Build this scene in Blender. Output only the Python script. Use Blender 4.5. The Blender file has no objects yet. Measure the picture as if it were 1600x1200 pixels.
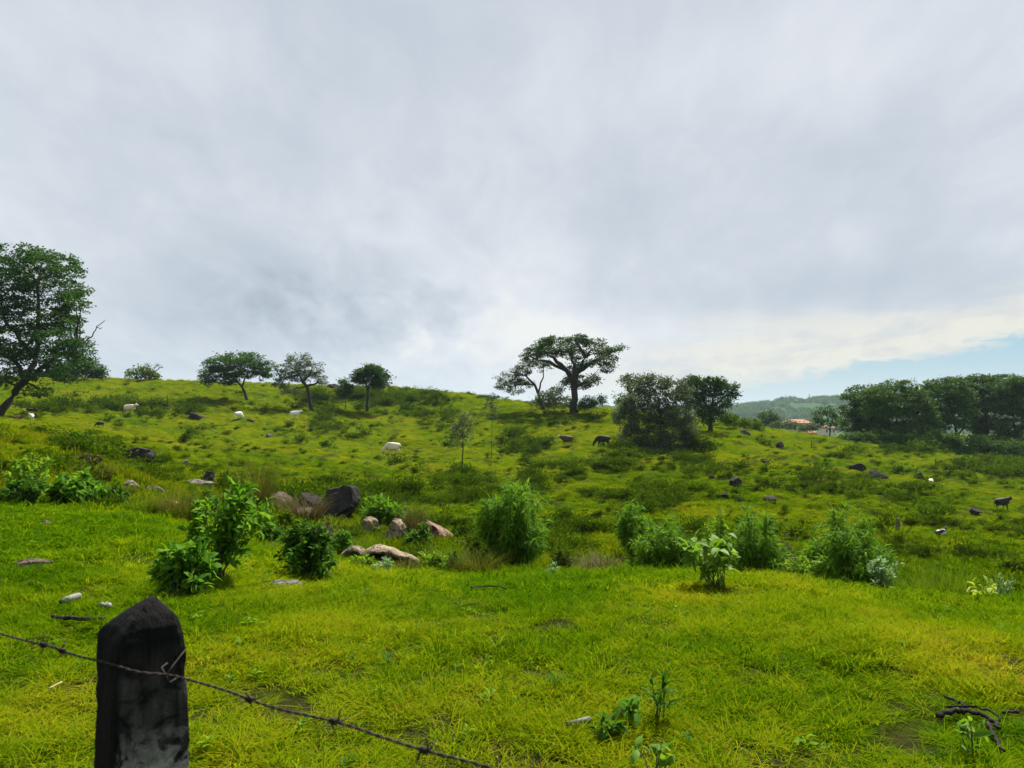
import bpy, bmesh, math, random
import numpy as np
from mathutils import Vector, Matrix

C = bpy.context.scene.collection
R = math.radians
EYE = 1.65
F = 1200.0
PITCH = math.atan(50 / F)
CP, SP = math.cos(PITCH), math.sin(PITCH)
EXPO = 1.5
rng = np.random.default_rng(7)

# ------------------------------------------------------------------ projection
def P(px, py, d):
    u = (px - 800) / F; v = (600 - py) / F
    y = CP - v * SP
    k = d / y
    return np.array([u * k, d, EYE + (SP + v * CP) * k])

# ------------------------------------------------------------------ noise
_G = np.random.default_rng(11).random((256, 256))
def vnoise(x, y):
    xi = np.floor(x).astype(int); yi = np.floor(y).astype(int)
    fx = x - xi; fy = y - yi
    fx = fx * fx * (3 - 2 * fx); fy = fy * fy * (3 - 2 * fy)
    a = _G[xi % 256, yi % 256]; b = _G[(xi + 1) % 256, yi % 256]
    c = _G[xi % 256, (yi + 1) % 256]; d = _G[(xi + 1) % 256, (yi + 1) % 256]
    return (a * (1 - fx) + b * fx) * (1 - fy) + (c * (1 - fx) + d * fx) * fy
def fbm(x, y, o=4):
    s = 0; a = 0.5; t = 0
    for k in range(o):
        s = s + a * vnoise(x * 2 ** k + 17.3 * k, y * 2 ** k + 5.1 * k); t += a; a *= 0.5
    return s / t

# ------------------------------------------------------------------ terrain
# for some directions: (depth, picture row where the ground of that depth lies)
PROFILE = {
    -400: [(6, 985), (9, 870), (14, 790), (20, 730), (26, 690), (40, 672), (75, 652), (110, 625), (150, 592), (175, 592)],
    0:   [(6, 1000), (9, 885), (13, 815), (16, 785), (18, 782), (26, 681), (30, 679), (45, 672), (75, 656), (110, 630), (150, 590), (170, 588)],
    110: [(6, 1000), (9, 888), (13, 818), (16, 788), (18, 788), (26, 708), (30, 700), (45, 682), (75, 662), (110, 636), (150, 591), (170, 589)],
    200: [(6, 990), (9, 890), (13, 822), (15, 800), (18, 800), (26, 750), (32, 735), (45, 720), (75, 684), (118, 648), (150, 600), (170, 590)],
    400: [(6, 990), (9, 905), (11, 872), (14, 855), (18, 838), (25, 800), (32, 772), (50, 742), (75, 712), (110, 670), (140, 620), (172, 595)],
    600: [(6, 1005), (9, 925), (11, 898), (13, 893), (17, 880), (22, 842), (28, 808), (40, 772), (65, 740), (100, 711), (135, 650), (172, 600)],
    720: [(6, 1008), (9, 936), (11.5, 906), (14, 904), (17, 896), (22, 862), (28, 830), (40, 790), (65, 745), (100, 700), (130, 650), (168, 608)],
    850: [(6, 1008), (9, 935), (11.5, 901), (14, 897), (17, 890), (25, 850), (40, 800), (60, 755), (88, 716), (115, 665), (130, 636), (150, 627)],
    1000: [(6, 1008), (9, 934), (11, 898), (12.5, 894), (16, 920), (19, 892), (26, 850), (40, 795), (60, 745), (85, 703), (110, 665), (140, 640)],
    1120: [(6, 1008), (9, 934), (11, 898), (12.5, 894), (16, 935), (20, 898), (27, 850), (42, 790), (65, 735), (90, 695), (110, 670), (132, 658)],
    1200: [(6, 1008), (9, 936), (11, 902), (12.5, 898), (16, 945), (20, 905), (28, 850), (45, 790), (70, 735), (95, 702), (115, 684), (135, 668)],
    1350: [(6, 1010), (9, 945), (11, 920), (12.5, 926), (16, 965), (22, 900), (33, 835), (55, 775), (85, 730), (115, 702), (140, 688)],
    1480: [(6, 1012), (9, 955), (11.5, 934), (13, 940), (16, 975), (22, 908), (33, 848), (55, 785), (85, 743), (115, 716), (145, 706)],
    1600: [(6, 1012), (9, 955), (12, 938), (13.5, 945), (17, 975), (22, 915), (33, 860), (55, 799), (85, 755), (115, 731), (145, 721)],
    2000: [(6, 1012), (9, 955), (12, 938), (13.5, 945), (17, 975), (22, 922), (33, 872), (55, 812), (85, 770), (115, 745), (145, 735)],
}
TAIL = {-400: -60, 0: -60, 110: -60, 200: -60, 400: -60, 600: -60, 720: -60, 850: -50, 1000: -40, 1120: -30}
LOGD = np.linspace(math.log(0.5), math.log(7000), 420)
_cols = []; _az = []
for px, pr in PROFILE.items():
    ds = [0.5, 3.0]; zs = [0.0, 0.0]
    for d, py in pr:
        ds.append(d); zs.append(P(px, py, d)[2])
    dl, zl = ds[-1], zs[-1]
    ds += [dl * 1.18, dl * 1.55, dl * 2.1, 600, 1500, 7000]
    zs += [zl - 2.2, zl - 7, zl - 9 if px >= 1120 else zl - 14, -22, -26, -30]
    z = np.interp(LOGD, np.log(ds), zs)
    k = np.exp(-0.5 * (np.arange(-6, 7) / 2.1) ** 2); k /= k.sum()
    z = np.convolve(np.pad(z, 6, mode='edge'), k, mode='valid')
    _cols.append(z); _az.append(math.atan((px - 800) / F))
COLS = np.array(_cols); AZ = np.array(_az)
AZF = np.linspace(AZ[0], AZ[-1], 700)
_fine = np.array([np.interp(AZF, AZ, COLS[:, j]) for j in range(len(LOGD))]).T
_k = np.exp(-0.5 * (np.arange(-30, 31) / 11.0) ** 2); _k /= _k.sum()
FINE = np.array([np.convolve(np.pad(_fine[:, j], 30, mode='edge'), _k, mode='valid') for j in range(len(LOGD))]).T

def depth_of(x, y):
    r = np.hypot(x, y); az = np.arctan2(x, y)
    return r * np.cos(np.clip(az, -0.82, 0.82)), np.clip(az, AZ[0], AZ[-1])
def height(x, y, rough=True):
    x = np.asarray(x, float); y = np.asarray(y, float)
    d, az = depth_of(x, y)
    ld = np.log(np.clip(d, 0.51, 6900))
    i = (az - AZF[0]) / (AZF[1] - AZF[0]); j = (ld - LOGD[0]) / (LOGD[1] - LOGD[0])
    i0 = np.clip(i.astype(int), 0, len(AZF) - 2); j0 = np.clip(j.astype(int), 0, len(LOGD) - 2)
    fi = i - i0; fj = j - j0
    z = (FINE[i0, j0] * (1 - fi) + FINE[i0 + 1, j0] * fi) * (1 - fj) + (FINE[i0, j0 + 1] * (1 - fi) + FINE[i0 + 1, j0 + 1] * fi) * fj
    if rough:
        near = np.clip(d / 6, 0, 1)
        z = z + near * 0.10 * (fbm(x * 1.1, y * 1.1, 3) - 0.5) + 0.035 * (fbm(x * 4, y * 4, 2) - 0.5)
        mid = np.clip((d - 14) / 30, 0, 1) * np.clip((900 - d) / 600, 0, 1)
        h = fbm(x * 0.22, y * 0.33, 4)
        z = z + mid * 0.9 * (h - 0.5)
        rid = 1 - np.abs(2 * fbm(x * 0.35 + 40, y * 0.8, 3) - 1)
        z = z + mid * 0.45 * (np.clip(rid - 0.72, 0, 1) * 3)
    return z
def gz(x, y): return float(height(np.array([x]), np.array([y]))[0])
_D = np.exp(np.linspace(math.log(2.2), math.log(190), 420))
def ground_at(px, py):
    """where the line of sight through picture point(s) meets the ground"""
    px = np.atleast_1d(np.asarray(px, float)); py = np.atleast_1d(np.asarray(py, float))
    u = (px - 800) / F; v = (600 - py) / F
    y = CP - v * SP
    X = (u / y)[:, None] * _D[None]; Y = np.broadcast_to(_D, X.shape); Z = EYE + ((SP + v * CP) / y)[:, None] * _D[None]
    H = height(X, Y)
    below = Z < H
    hit = below.any(1); k = below.argmax(1)
    n = np.arange(len(px))
    return X[n, k], Y[n, k], H[n, k], hit

PATCH_DRY = [(520, 975, 110, 30, .55), (420, 930, 60, 20, .35), (1430, 1000, 120, 30, .45), (1050, 930, 90, 20, .4), (1290, 935, 70, 22, .4), (100, 1080, 140, 40, .25),
             (1560, 1060, 80, 30, .4), (640, 1100, 150, 40, .12), (320, 1050, 120, 40, .3), (60, 664, 90, 10, .45), (1200, 722, 80, 15, .25), (1330, 820, 160, 20, .15),
             (840, 915, 110, 16, -.5), (60, 850, 90, 40, -.5), (110, 795, 160, 25, -.3), (800, 1030, 120, 25, -.25), (1100, 1015, 60, 15, -.35), (1560, 1150, 60, 40, -.4), (600, 1060, 90, 25, -.25), (100, 900, 90, 20, -.4)]
_pd = []
for (a, b, c, e, w) in PATCH_DRY:
    x, y, z, h = ground_at(a, b)
    x2, y2, _, _ = ground_at(a, b - e)
    _pd.append((x[0], y[0], c / F * y[0], max(0.4, abs(y2[0] - y[0])), w))
def dryness(x, y):
    v = 0.17 + 0.62 * (fbm(x * 0.45 + 9, y * 0.45, 3) - 0.47) + 0.6 * (fbm(x * 0.09 + 3, y * 0.11 + 7, 3) - 0.5) + 0.35 * (fbm(x * 2.2, y * 2.2, 2) - 0.5)
    for (cx, cy, rx, ry, w) in _pd:
        v = v + (0.6 if w > 0 else 0.75) * w * np.exp(-((x - cx) / rx) ** 2 - ((y - cy) / ry) ** 2)
    d = np.hypot(x, y)
    return np.clip(v + 0.22 * np.clip((d - 20) / 60, 0, 1), 0, 1)

# ------------------------------------------------------------------ mesh builder
class MB:
    def __init__(self): self.v = []; self.f = []; self.n = 0
    def add(self, v, f):
        v = np.asarray(v, float)
        self.v.append(v)
        self.f.extend([tuple(int(i) + self.n for i in q) for q in f])
        self.n += len(v)
    def grid(self, V, quads):
        """V (k,m,3) - k copies of an m-vertex patch, quads: faces of one patch"""
        k, m, _ = V.shape
        q = np.array([list(t) + [t[-1]] * (4 - len(t)) if False else list(t) for t in quads if len(t) == 4], int).reshape(-1, 4)
        t3 = np.array([t for t in quads if len(t) == 3], int).reshape(-1, 3)
        off = (np.arange(k) * m + self.n)
        self.v.append(V.reshape(-1, 3))
        if len(q): self.f.extend(map(tuple, (q[None] + off[:, None, None]).reshape(-1, 4).tolist()))
        if len(t3): self.f.extend(map(tuple, (t3[None] + off[:, None, None]).reshape(-1, 3).tolist()))
        self.n += k * m
    def tube(self, pts, rad, sides=7, cap=True):
        pts = [Vector(p) for p in pts]; base = self.n; V = []; Fc = []
        ref = Vector((0.31, 0.17, 0.93)).normalized()
        for i, p in enumerate(pts):
            t = (pts[min(i + 1, len(pts) - 1)] - pts[max(i - 1, 0)]).normalized()
            a = t.cross(ref)
            if a.length < 0.05: a = t.cross(Vector((1, 0, 0)))
            a.normalize(); b = t.cross(a)
            for s in range(sides):
                an = 2 * math.pi * s / sides
                V.append(tuple(p + (a * math.cos(an) + b * math.sin(an)) * rad[i]))
        n = len(pts)
        for i in range(n - 1):
            for s in range(sides):
                s2 = (s + 1) % sides
                Fc.append((i * sides + s, i * sides + s2, (i + 1) * sides + s2, (i + 1) * sides + s))
        if cap:
            Fc.append(tuple(range(sides))[::-1]); Fc.append(tuple((n - 1) * sides + s for s in range(sides)))
        self.add(V, Fc)
    def box(self, c, s, rz=0.0):
        V = []
        for dz in (-1, 1):
            for dx, dy in ((-1, -1), (1, -1), (1, 1), (-1, 1)):
                x, y = dx * s[0] / 2, dy * s[1] / 2
                V.append((c[0] + x * math.cos(rz) - y * math.sin(rz), c[1] + x * math.sin(rz) + y * math.cos(rz), c[2] + dz * s[2] / 2))
        self.add(V, [(0, 3, 2, 1), (4, 5, 6, 7), (0, 1, 5, 4), (1, 2, 6, 5), (2, 3, 7, 6), (3, 0, 4, 7)])
    def mesh(self, name, mat, smooth=True):
        me = bpy.data.meshes.new(name)
        V = np.concatenate(self.v)
        me.from_pydata(V.tolist(), [], self.f)
        if smooth: me.polygons.foreach_set('use_smooth', np.ones(len(me.polygons), bool))
        if mat: me.materials.append(mat)
        me.update()
        return me
    def build(self, name, mat, parent=None, smooth=True):
        o = bpy.data.objects.new(name, self.mesh(name, mat, smooth)); C.objects.link(o)
        if parent is not None:
            o.parent = parent
            o.matrix_parent_inverse = Matrix.Translation(parent.location).inverted()
        return o
def tag(o, label, cat, group=None, kind=None):
    if label: o['label'] = label
    if cat: o['category'] = cat
    if group: o['group'] = group
    if kind: o['kind'] = kind
    return o
def thing(name, label, cat, loc, group=None):
    o = bpy.data.objects.new(name, None); C.objects.link(o); o.location = loc; o.empty_display_size = 0.2
    return tag(o, label, cat, group)

# ------------------------------------------------------------------ materials
def newmat(name):
    m = bpy.data.materials.new(name); m.use_nodes = True
    nt = m.node_tree; nt.nodes.clear()
    out = nt.nodes.new('ShaderNodeOutputMaterial')
    return m, nt, out
def N(nt, t, **kw):
    n = nt.nodes.new(t)
    for k, v in kw.items(): setattr(n, k, v)
    return n
def ramp(nt, fac, stops):
    r = N(nt, 'ShaderNodeValToRGB'); e = r.color_ramp.elements
    while len(e) < len(stops): e.new(0.5)
    for el, (p, c) in zip(e, stops): el.position = p; el.color = (*c, 1)
    nt.links.new(fac, r.inputs[0]); return r.outputs[0]
def math_(nt, op, a, b=None, clamp=False):
    n = N(nt, 'ShaderNodeMath', operation=op, use_clamp=clamp)
    for i, v in enumerate((a, b)):
        if v is None: continue
        if isinstance(v, (int, float)): n.inputs[i].default_value = v
        else: nt.links.new(v, n.inputs[i])
    return n.outputs[0]
def noise(nt, vec, scale, detail=4, rough=0.55, dist=0.0):
    n = N(nt, 'ShaderNodeTexNoise'); n.inputs['Scale'].default_value = scale; n.inputs['Detail'].default_value = detail
    n.inputs['Roughness'].default_value = rough; n.inputs['Distortion'].default_value = dist
    if vec is not None: nt.links.new(vec, n.inputs['Vector'])
    return n.outputs[0]
def mixc(nt, f, a, b, mode='MIX'):
    n = N(nt, 'ShaderNodeMix', data_type='RGBA', blend_type=mode)
    for s, v in ((n.inputs[0], f), (n.inputs[6], a), (n.inputs[7], b)):
        if isinstance(v, (int, float)): s.default_value = v
        elif isinstance(v, tuple): s.default_value = (*v, 1)
        else: nt.links.new(v, s)
    return n.outputs[2]

def leaf_shader(nt, out, col, trans, rough=0.5, spec=0.25, tcol=(1.25, 1.3, 0.55), up=0.3):
    b = N(nt, 'ShaderNodeBsdfPrincipled'); b.inputs['Roughness'].default_value = rough
    b.inputs['Specular IOR Level'].default_value = spec
    t = N(nt, 'ShaderNodeBsdfTranslucent'); mx = N(nt, 'ShaderNodeMixShader'); mx.inputs[0].default_value = trans
    nt.links.new(col, b.inputs['Base Color'])
    # leaves of a sward or bush lean every way: soften each face's facing towards the sky
    g = N(nt, 'ShaderNodeNewGeometry'); vm = N(nt, 'ShaderNodeMix', data_type='VECTOR'); vm.inputs[0].default_value = up; vm.inputs[5].default_value = (0, 0, 1)
    nt.links.new(g.outputs['Normal'], vm.inputs[4]); vn = N(nt, 'ShaderNodeVectorMath', operation='NORMALIZE'); nt.links.new(vm.outputs[1], vn.inputs[0]); nt.links.new(vn.outputs[0], b.inputs['Normal'])
    nt.links.new(mixc(nt, 1.0, col, tcol, 'MULTIPLY'), t.inputs[0])
    nt.links.new(b.outputs[0], mx.inputs[1]); nt.links.new(t.outputs[0], mx.inputs[2]); nt.links.new(mx.outputs[0], out.inputs[0])

def leafmat(name, dark, mid, light, scale=0.6, trans=0.35, rough=0.65, spec=0.03, up=0.3):
    m, nt, out = newmat(name)
    g = N(nt, 'ShaderNodeNewGeometry')
    nz = noise(nt, g.outputs['Position'], scale, 3)
    v = math_(nt, 'ADD', math_(nt, 'MULTIPLY', g.outputs['Random Per Island'], 0.62), math_(nt, 'MULTIPLY', nz, 0.42))
    col = ramp(nt, v, [(0.15, dark), (0.5, mid), (0.88, light)])
    leaf_shader(nt, out, col, trans, rough, spec, up=up)
    return m

def barkmat(name, a, b, scale=9.0):
    m, nt, out = newmat(name)
    tc = N(nt, 'ShaderNodeTexCoord'); mp = N(nt, 'ShaderNodeMapping'); mp.inputs['Scale'].default_value = (1, 1, 0.25)
    nt.links.new(tc.outputs['Object'], mp.inputs[0])
    nz = noise(nt, mp.outputs[0], scale, 6, 0.65)
    bs = N(nt, 'ShaderNodeBsdfPrincipled'); bs.inputs['Roughness'].default_value = 0.9; bs.inputs['Specular IOR Level'].default_value = 0.15
    nt.links.new(ramp(nt, nz, [(0.3, a), (0.7, b)]), bs.inputs['Base Color'])
    bp = N(nt, 'ShaderNodeBump'); bp.inputs['Strength'].default_value = 0.7; bp.inputs['Distance'].default_value = 0.03
    nt.links.new(nz, bp.inputs['Height']); nt.links.new(bp.outputs[0], bs.inputs['Normal'])
    nt.links.new(bs.outputs[0], out.inputs[0])
    return m

def rockmat(name, a, b, c, stain=0.5, scale=3.0):
    m, nt, out = newmat(name)
    tc = N(nt, 'ShaderNodeTexCoord')
    n1 = noise(nt, tc.outputs['Object'], scale, 7, 0.65, 0.4); n2 = noise(nt, tc.outputs['Object'], scale * 7, 5, 0.7)
    n3 = noise(nt, tc.outputs['Object'], scale * 0.55, 4, 0.6, 0.8)
    col = ramp(nt, n1, [(0.3, a), (0.62, b)])
    col = mixc(nt, ramp(nt, n3, [(stain, (0, 0, 0)), (min(stain + 0.1, 1.0), (1, 1, 1))]), col, c)
    vo = N(nt, 'ShaderNodeTexVoronoi', feature='DISTANCE_TO_EDGE'); vo.inputs['Scale'].default_value = scale * 0.45
    wv = N(nt, 'ShaderNodeVectorMath', operation='ADD'); nn = N(nt, 'ShaderNodeTexNoise'); nn.inputs['Scale'].default_value = scale * 1.2; nn.inputs['Detail'].default_value = 5; nt.links.new(tc.outputs['Object'], nn.inputs['Vector']); nt.links.new(nn.outputs[1], wv.inputs[0]); nt.links.new(tc.outputs['Object'], wv.inputs[1]); nt.links.new(wv.outputs[0], vo.inputs['Vector'])
    crk = ramp(nt, vo.outputs['Distance'], [(0.0, (0.12, 0.10, 0.08)), (0.035, (1, 1, 1))]); col = mixc(nt, 0.85, col, crk, 'MULTIPLY')
    col = mixc(nt, 0.6, col, ramp(nt, n2, [(0.3, (0.35, 0.35, 0.35)), (0.7, (1.2, 1.2, 1.2))]), 'MULTIPLY')
    bs = N(nt, 'ShaderNodeBsdfPrincipled'); bs.inputs['Roughness'].default_value = 0.92; bs.inputs['Specular IOR Level'].default_value = 0.15
    nt.links.new(col, bs.inputs['Base Color'])
    bp = N(nt, 'ShaderNodeBump'); bp.inputs['Strength'].default_value = 1.0; bp.inputs['Distance'].default_value = 0.07
    nt.links.new(math_(nt, 'ADD', math_(nt, 'ADD', n1, math_(nt, 'MULTIPLY', n2, 0.55)), math_(nt, 'MULTIPLY', crk, 0.5)), bp.inputs['Height']); nt.links.new(bp.outputs[0], bs.inputs['Normal'])
    nt.links.new(bs.outputs[0], out.inputs[0])
    return m

def plain(name, col, rough=0.8, spec=0.2, metal=0.0, var=0.35, scale=6.0):
    m, nt, out = newmat(name)
    tc = N(nt, 'ShaderNodeTexCoord'); nz = noise(nt, tc.outputs['Object'], scale, 5, 0.6)
    lo = tuple(c * (1 - var) for c in col); hi = tuple(min(1, c * (1 + var)) for c in col)
    bs = N(nt, 'ShaderNodeBsdfPrincipled'); bs.inputs['Roughness'].default_value = rough
    bs.inputs['Specular IOR Level'].default_value = spec; bs.inputs['Metallic'].default_value = metal
    nt.links.new(ramp(nt, nz, [(0.3, lo), (0.7, hi)]), bs.inputs['Base Color']); nt.links.new(bs.outputs[0], out.inputs[0])
    return m

# grass colours shared by the turf and the blades (green -> yellow green -> straw)
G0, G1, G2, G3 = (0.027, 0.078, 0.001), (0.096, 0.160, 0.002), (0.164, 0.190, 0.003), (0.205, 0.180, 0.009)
def grassmat(name, trans=0.4, lift=1.0, tone=1.0):
    m, nt, out = newmat(name)
    g = N(nt, 'ShaderNodeNewGeometry')
    at = N(nt, 'ShaderNodeAttribute', attribute_type='INSTANCER', attribute_name='dry')
    v = math_(nt, 'ADD', at.outputs['Fac'], math_(nt, 'MULTIPLY', math_(nt, 'SUBTRACT', g.outputs['Random Per Island'], 0.5), 0.68))
    col = ramp(nt, v, [(0.0, tuple(c * tone for c in G0)), (0.3, tuple(c * tone for c in G1)), (0.62, tuple(c * tone for c in G2)), (0.98, tuple(c * tone for c in G3))])
    leaf_shader(nt, out, col, trans, 0.8, 0.0, (1.2 * lift, 1.3 * lift, 0.5), 0.7)
    return m
def groundmat():
    m, nt, out = newmat('turf')
    g = N(nt, 'ShaderNodeNewGeometry')
    at = N(nt, 'ShaderNodeAttribute', attribute_type='GEOMETRY', attribute_name='dry')
    so = N(nt, 'ShaderNodeAttribute', attribute_type='GEOMETRY', attribute_name='soil_shade')
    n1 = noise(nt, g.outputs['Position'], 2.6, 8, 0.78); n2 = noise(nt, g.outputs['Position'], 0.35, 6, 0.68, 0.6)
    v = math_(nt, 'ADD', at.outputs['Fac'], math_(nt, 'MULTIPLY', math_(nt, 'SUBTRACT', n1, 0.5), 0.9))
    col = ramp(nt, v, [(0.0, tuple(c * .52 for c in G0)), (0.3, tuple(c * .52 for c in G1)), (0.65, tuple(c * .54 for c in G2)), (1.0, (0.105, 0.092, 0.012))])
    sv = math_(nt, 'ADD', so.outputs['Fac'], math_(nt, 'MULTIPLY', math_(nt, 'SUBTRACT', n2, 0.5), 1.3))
    soil_shade = ramp(nt, n1, [(0.3, (0.016, 0.022, 0.005)), (0.7, (0.045, 0.044, 0.013))])
    col = mixc(nt, ramp(nt, sv, [(0.42, (0, 0, 0)), (0.62, (1, 1, 1))]), col, soil_shade)
    bs = N(nt, 'ShaderNodeBsdfPrincipled'); bs.inputs['Roughness'].default_value = 0.95; bs.inputs['Specular IOR Level'].default_value = 0.0
    nt.links.new(col, bs.inputs['Base Color'])
    bp = N(nt, 'ShaderNodeBump'); bp.inputs['Strength'].default_value = 0.9; bp.inputs['Distance'].default_value = 0.15
    nt.links.new(n1, bp.inputs['Height']); nt.links.new(bp.outputs[0], bs.inputs['Normal'])
    nt.links.new(bs.outputs[0], out.inputs[0])
    return m

M = {}
M['turf'] = groundmat()
M['grass'] = grassmat('grass_blade'); M['hill_grass'] = grassmat('hill_grass_blade', 0.35, 1.0, 0.74)
M['dark_leaf'] = leafmat('dark_leaf', (0.012, 0.032, 0.007), (0.028, 0.070, 0.014), (0.065, 0.120, 0.018), 0.25, 0.28)
M['feather_leaf'] = leafmat('feather_leaf', (0.012, 0.036, 0.010), (0.028, 0.080, 0.018), (0.075, 0.140, 0.018), 0.22, 0.3)
M['olive_leaf'] = leafmat('olive_leaf', (0.026, 0.044, 0.022), (0.060, 0.090, 0.044), (0.125, 0.155, 0.085), 0.3, 0.28)
M['grove_leaf'] = leafmat('grove_leaf', (0.014, 0.038, 0.009), (0.038, 0.088, 0.014), (0.090, 0.150, 0.018), 0.10, 0.25)
M['pale_tree_leaf'] = leafmat('pale_tree_leaf', (0.020, 0.040, 0.018), (0.045, 0.080, 0.030), (0.085, 0.125, 0.045), 0.3, 0.3)
M['willow_leaf'] = leafmat('willow_leaf', (0.034, 0.100, 0.008), (0.076, 0.175, 0.011), (0.150, 0.255, 0.014), 1.3, 0.45)
M['bright_leaf'] = leafmat('bright_leaf', (0.060, 0.140, 0.008), (0.110, 0.210, 0.010), (0.190, 0.270, 0.018), 1.6, 0.45)
M['broad_leaf'] = leafmat('broad_leaf', (0.026, 0.090, 0.006), (0.070, 0.175, 0.010), (0.140, 0.250, 0.018), 1.5, 0.45)
M['deep_leaf'] = leafmat('deep_leaf', (0.018, 0.060, 0.006), (0.036, 0.105, 0.009), (0.085, 0.165, 0.012), 1.5, 0.38)
M['silver_leaf'] = leafmat('silver_leaf', (0.060, 0.140, 0.040), (0.120, 0.210, 0.075), (0.220, 0.300, 0.130), 1.5, 0.35, 0.6, 0.1)
M['lime_leaf'] = leafmat('lime_leaf', (0.055, 0.135, 0.008), (0.100, 0.200, 0.012), (0.185, 0.280, 0.030), 3.0, 0.42, 0.6, 0.1)
M['yellow_leaf'] = leafmat('yellow_leaf', (0.170, 0.250, 0.012), (0.250, 0.320, 0.020), (0.320, 0.360, 0.040), 3.0, 0.42, 0.6, 0.1)
M['weed_leaf'] = leafmat('weed_leaf', (0.014, 0.034, 0.003), (0.036, 0.070, 0.005), (0.082, 0.115, 0.008), 0.8, 0.25, 0.8, 0.0, up=0.2)
M['weed_brown'] = leafmat('weed_brown', (0.028, 0.028, 0.012), (0.055, 0.055, 0.017), (0.095, 0.095, 0.022), 0.3, 0.2, up=0.5)
M['weed_green'] = leafmat('weed_green', (0.022, 0.056, 0.003), (0.056, 0.104, 0.005), (0.115, 0.150, 0.008), 0.8, 0.3, 0.8, 0.0, up=0.25)
M['tussock'] = leafmat('tussock', (0.030, 0.040, 0.007), (0.068, 0.075, 0.011), (0.120, 0.112, 0.022), 1.2, 0.3, 0.8, 0.0, up=0.3)
M['tussock_green'] = leafmat('tussock_green', (0.034, 0.080, 0.004), (0.072, 0.125, 0.006), (0.125, 0.160, 0.010), 1.2, 0.35, 0.8, 0.0, up=0.4)
M['tussock_red'] = leafmat('tussock_red', (0.026, 0.024, 0.010), (0.058, 0.046, 0.018), (0.100, 0.084, 0.032), 1.2, 0.25)
M['bark'] = barkmat('bark', (0.020, 0.017, 0.013), (0.060, 0.050, 0.038))
M['pale_bark'] = barkmat('pale_bark', (0.060, 0.055, 0.048), (0.150, 0.140, 0.120))
M['stem'] = plain('stem', (0.055, 0.070, 0.025), 0.7)
M['brown_stem'] = plain('brown_stem', (0.055, 0.045, 0.028), 0.8)
M['rock_pale'] = rockmat('rock_pale', (0.13, 0.095, 0.058), (0.34, 0.265, 0.165), (0.045, 0.036, 0.026), 0.53)
M['rock_red'] = rockmat('rock_red', (0.17, 0.085, 0.055), (0.33, 0.21, 0.14), (0.035, 0.028, 0.024), 0.48)
M['rock_dark'] = rockmat('rock_dark', (0.016, 0.014, 0.014), (0.045, 0.040, 0.038), (0.10, 0.075, 0.06), 0.66)
M['rock_brown'] = rockmat('rock_brown', (0.075, 0.052, 0.038), (0.16, 0.115, 0.080), (0.035, 0.028, 0.024), 0.55)
M['rock_grey'] = rockmat('rock_grey', (0.10, 0.092, 0.075), (0.22, 0.20, 0.16), (0.06, 0.055, 0.05), 0.6)

# ------------------------------------------------------------------ ground
def make_ground():
    az_in = np.linspace(-0.72, 0.72, 620)
    az_out = np.linspace(0.72, 2 * math.pi - 0.72, 90)[1:-1]
    az = np.concatenate([az_in, az_out]); na = len(az)
    r = np.concatenate([np.exp(np.linspace(math.log(0.6), math.log(230), 430)), np.exp(np.linspace(math.log(238), math.log(6000), 60))]); nr = len(r)
    A, Rr = np.meshgrid(az, r, indexing='ij')
    X = Rr * np.sin(A); Y = Rr * np.cos(A); Z = height(X.ravel(), Y.ravel()).reshape(X.shape)
    V = np.stack([X, Y, Z], -1).reshape(-1, 3)
    V = np.concatenate([V, [[0, 0, gz(0, 0.3)]]])
    i = np.arange(na); j = np.arange(nr - 1); I, J = np.meshgrid(i, j, indexing='ij'); I2 = (I + 1) % na
    Q = np.stack([I * nr + J, I2 * nr + J, I2 * nr + J + 1, I * nr + J + 1], -1).reshape(-1, 4)[:, ::-1]
    me = bpy.data.meshes.new('ground')
    nq = len(Q); nt_ = na
    T = np.stack([i * nr, ((i + 1) % na) * nr, np.full(na, len(V) - 1)], -1)
    me.vertices.add(len(V)); me.vertices.foreach_set('co', V.ravel())
    me.loops.add(nq * 4 + nt_ * 3); me.loops.foreach_set('vertex_index', np.concatenate([Q.ravel(), T.ravel()]).astype(np.int32))
    me.polygons.add(nq + nt_)
    me.polygons.foreach_set('loop_start', np.concatenate([np.arange(nq) * 4, nq * 4 + np.arange(nt_) * 3]).astype(np.int32))
    me.polygons.foreach_set('use_smooth', np.ones(nq + nt_, bool))
    me.update(calc_edges=True); me.validate()
    x, y = V[:, 0], V[:, 1]
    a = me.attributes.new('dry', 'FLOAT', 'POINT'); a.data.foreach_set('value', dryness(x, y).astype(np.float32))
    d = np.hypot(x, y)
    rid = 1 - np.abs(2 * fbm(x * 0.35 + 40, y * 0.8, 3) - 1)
    s = 0.36 * np.clip((d - 14) / 30, 0, 1) * np.clip(rid, 0, 1) + 0.1 + 0.55 * np.clip((16 - d) / 8, 0, 1)  # near term darkens the ground colour to stand for shade between blades
    a = me.attributes.new('soil_shade', 'FLOAT', 'POINT'); a.data.foreach_set('value', s.astype(np.float32))
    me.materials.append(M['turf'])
    o = bpy.data.objects.new('ground', me); C.objects.link(o)
    tag(o, 'rolling green pasture running from the fence up to the hill crest', 'ground', None, 'structure')
make_ground()

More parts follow.
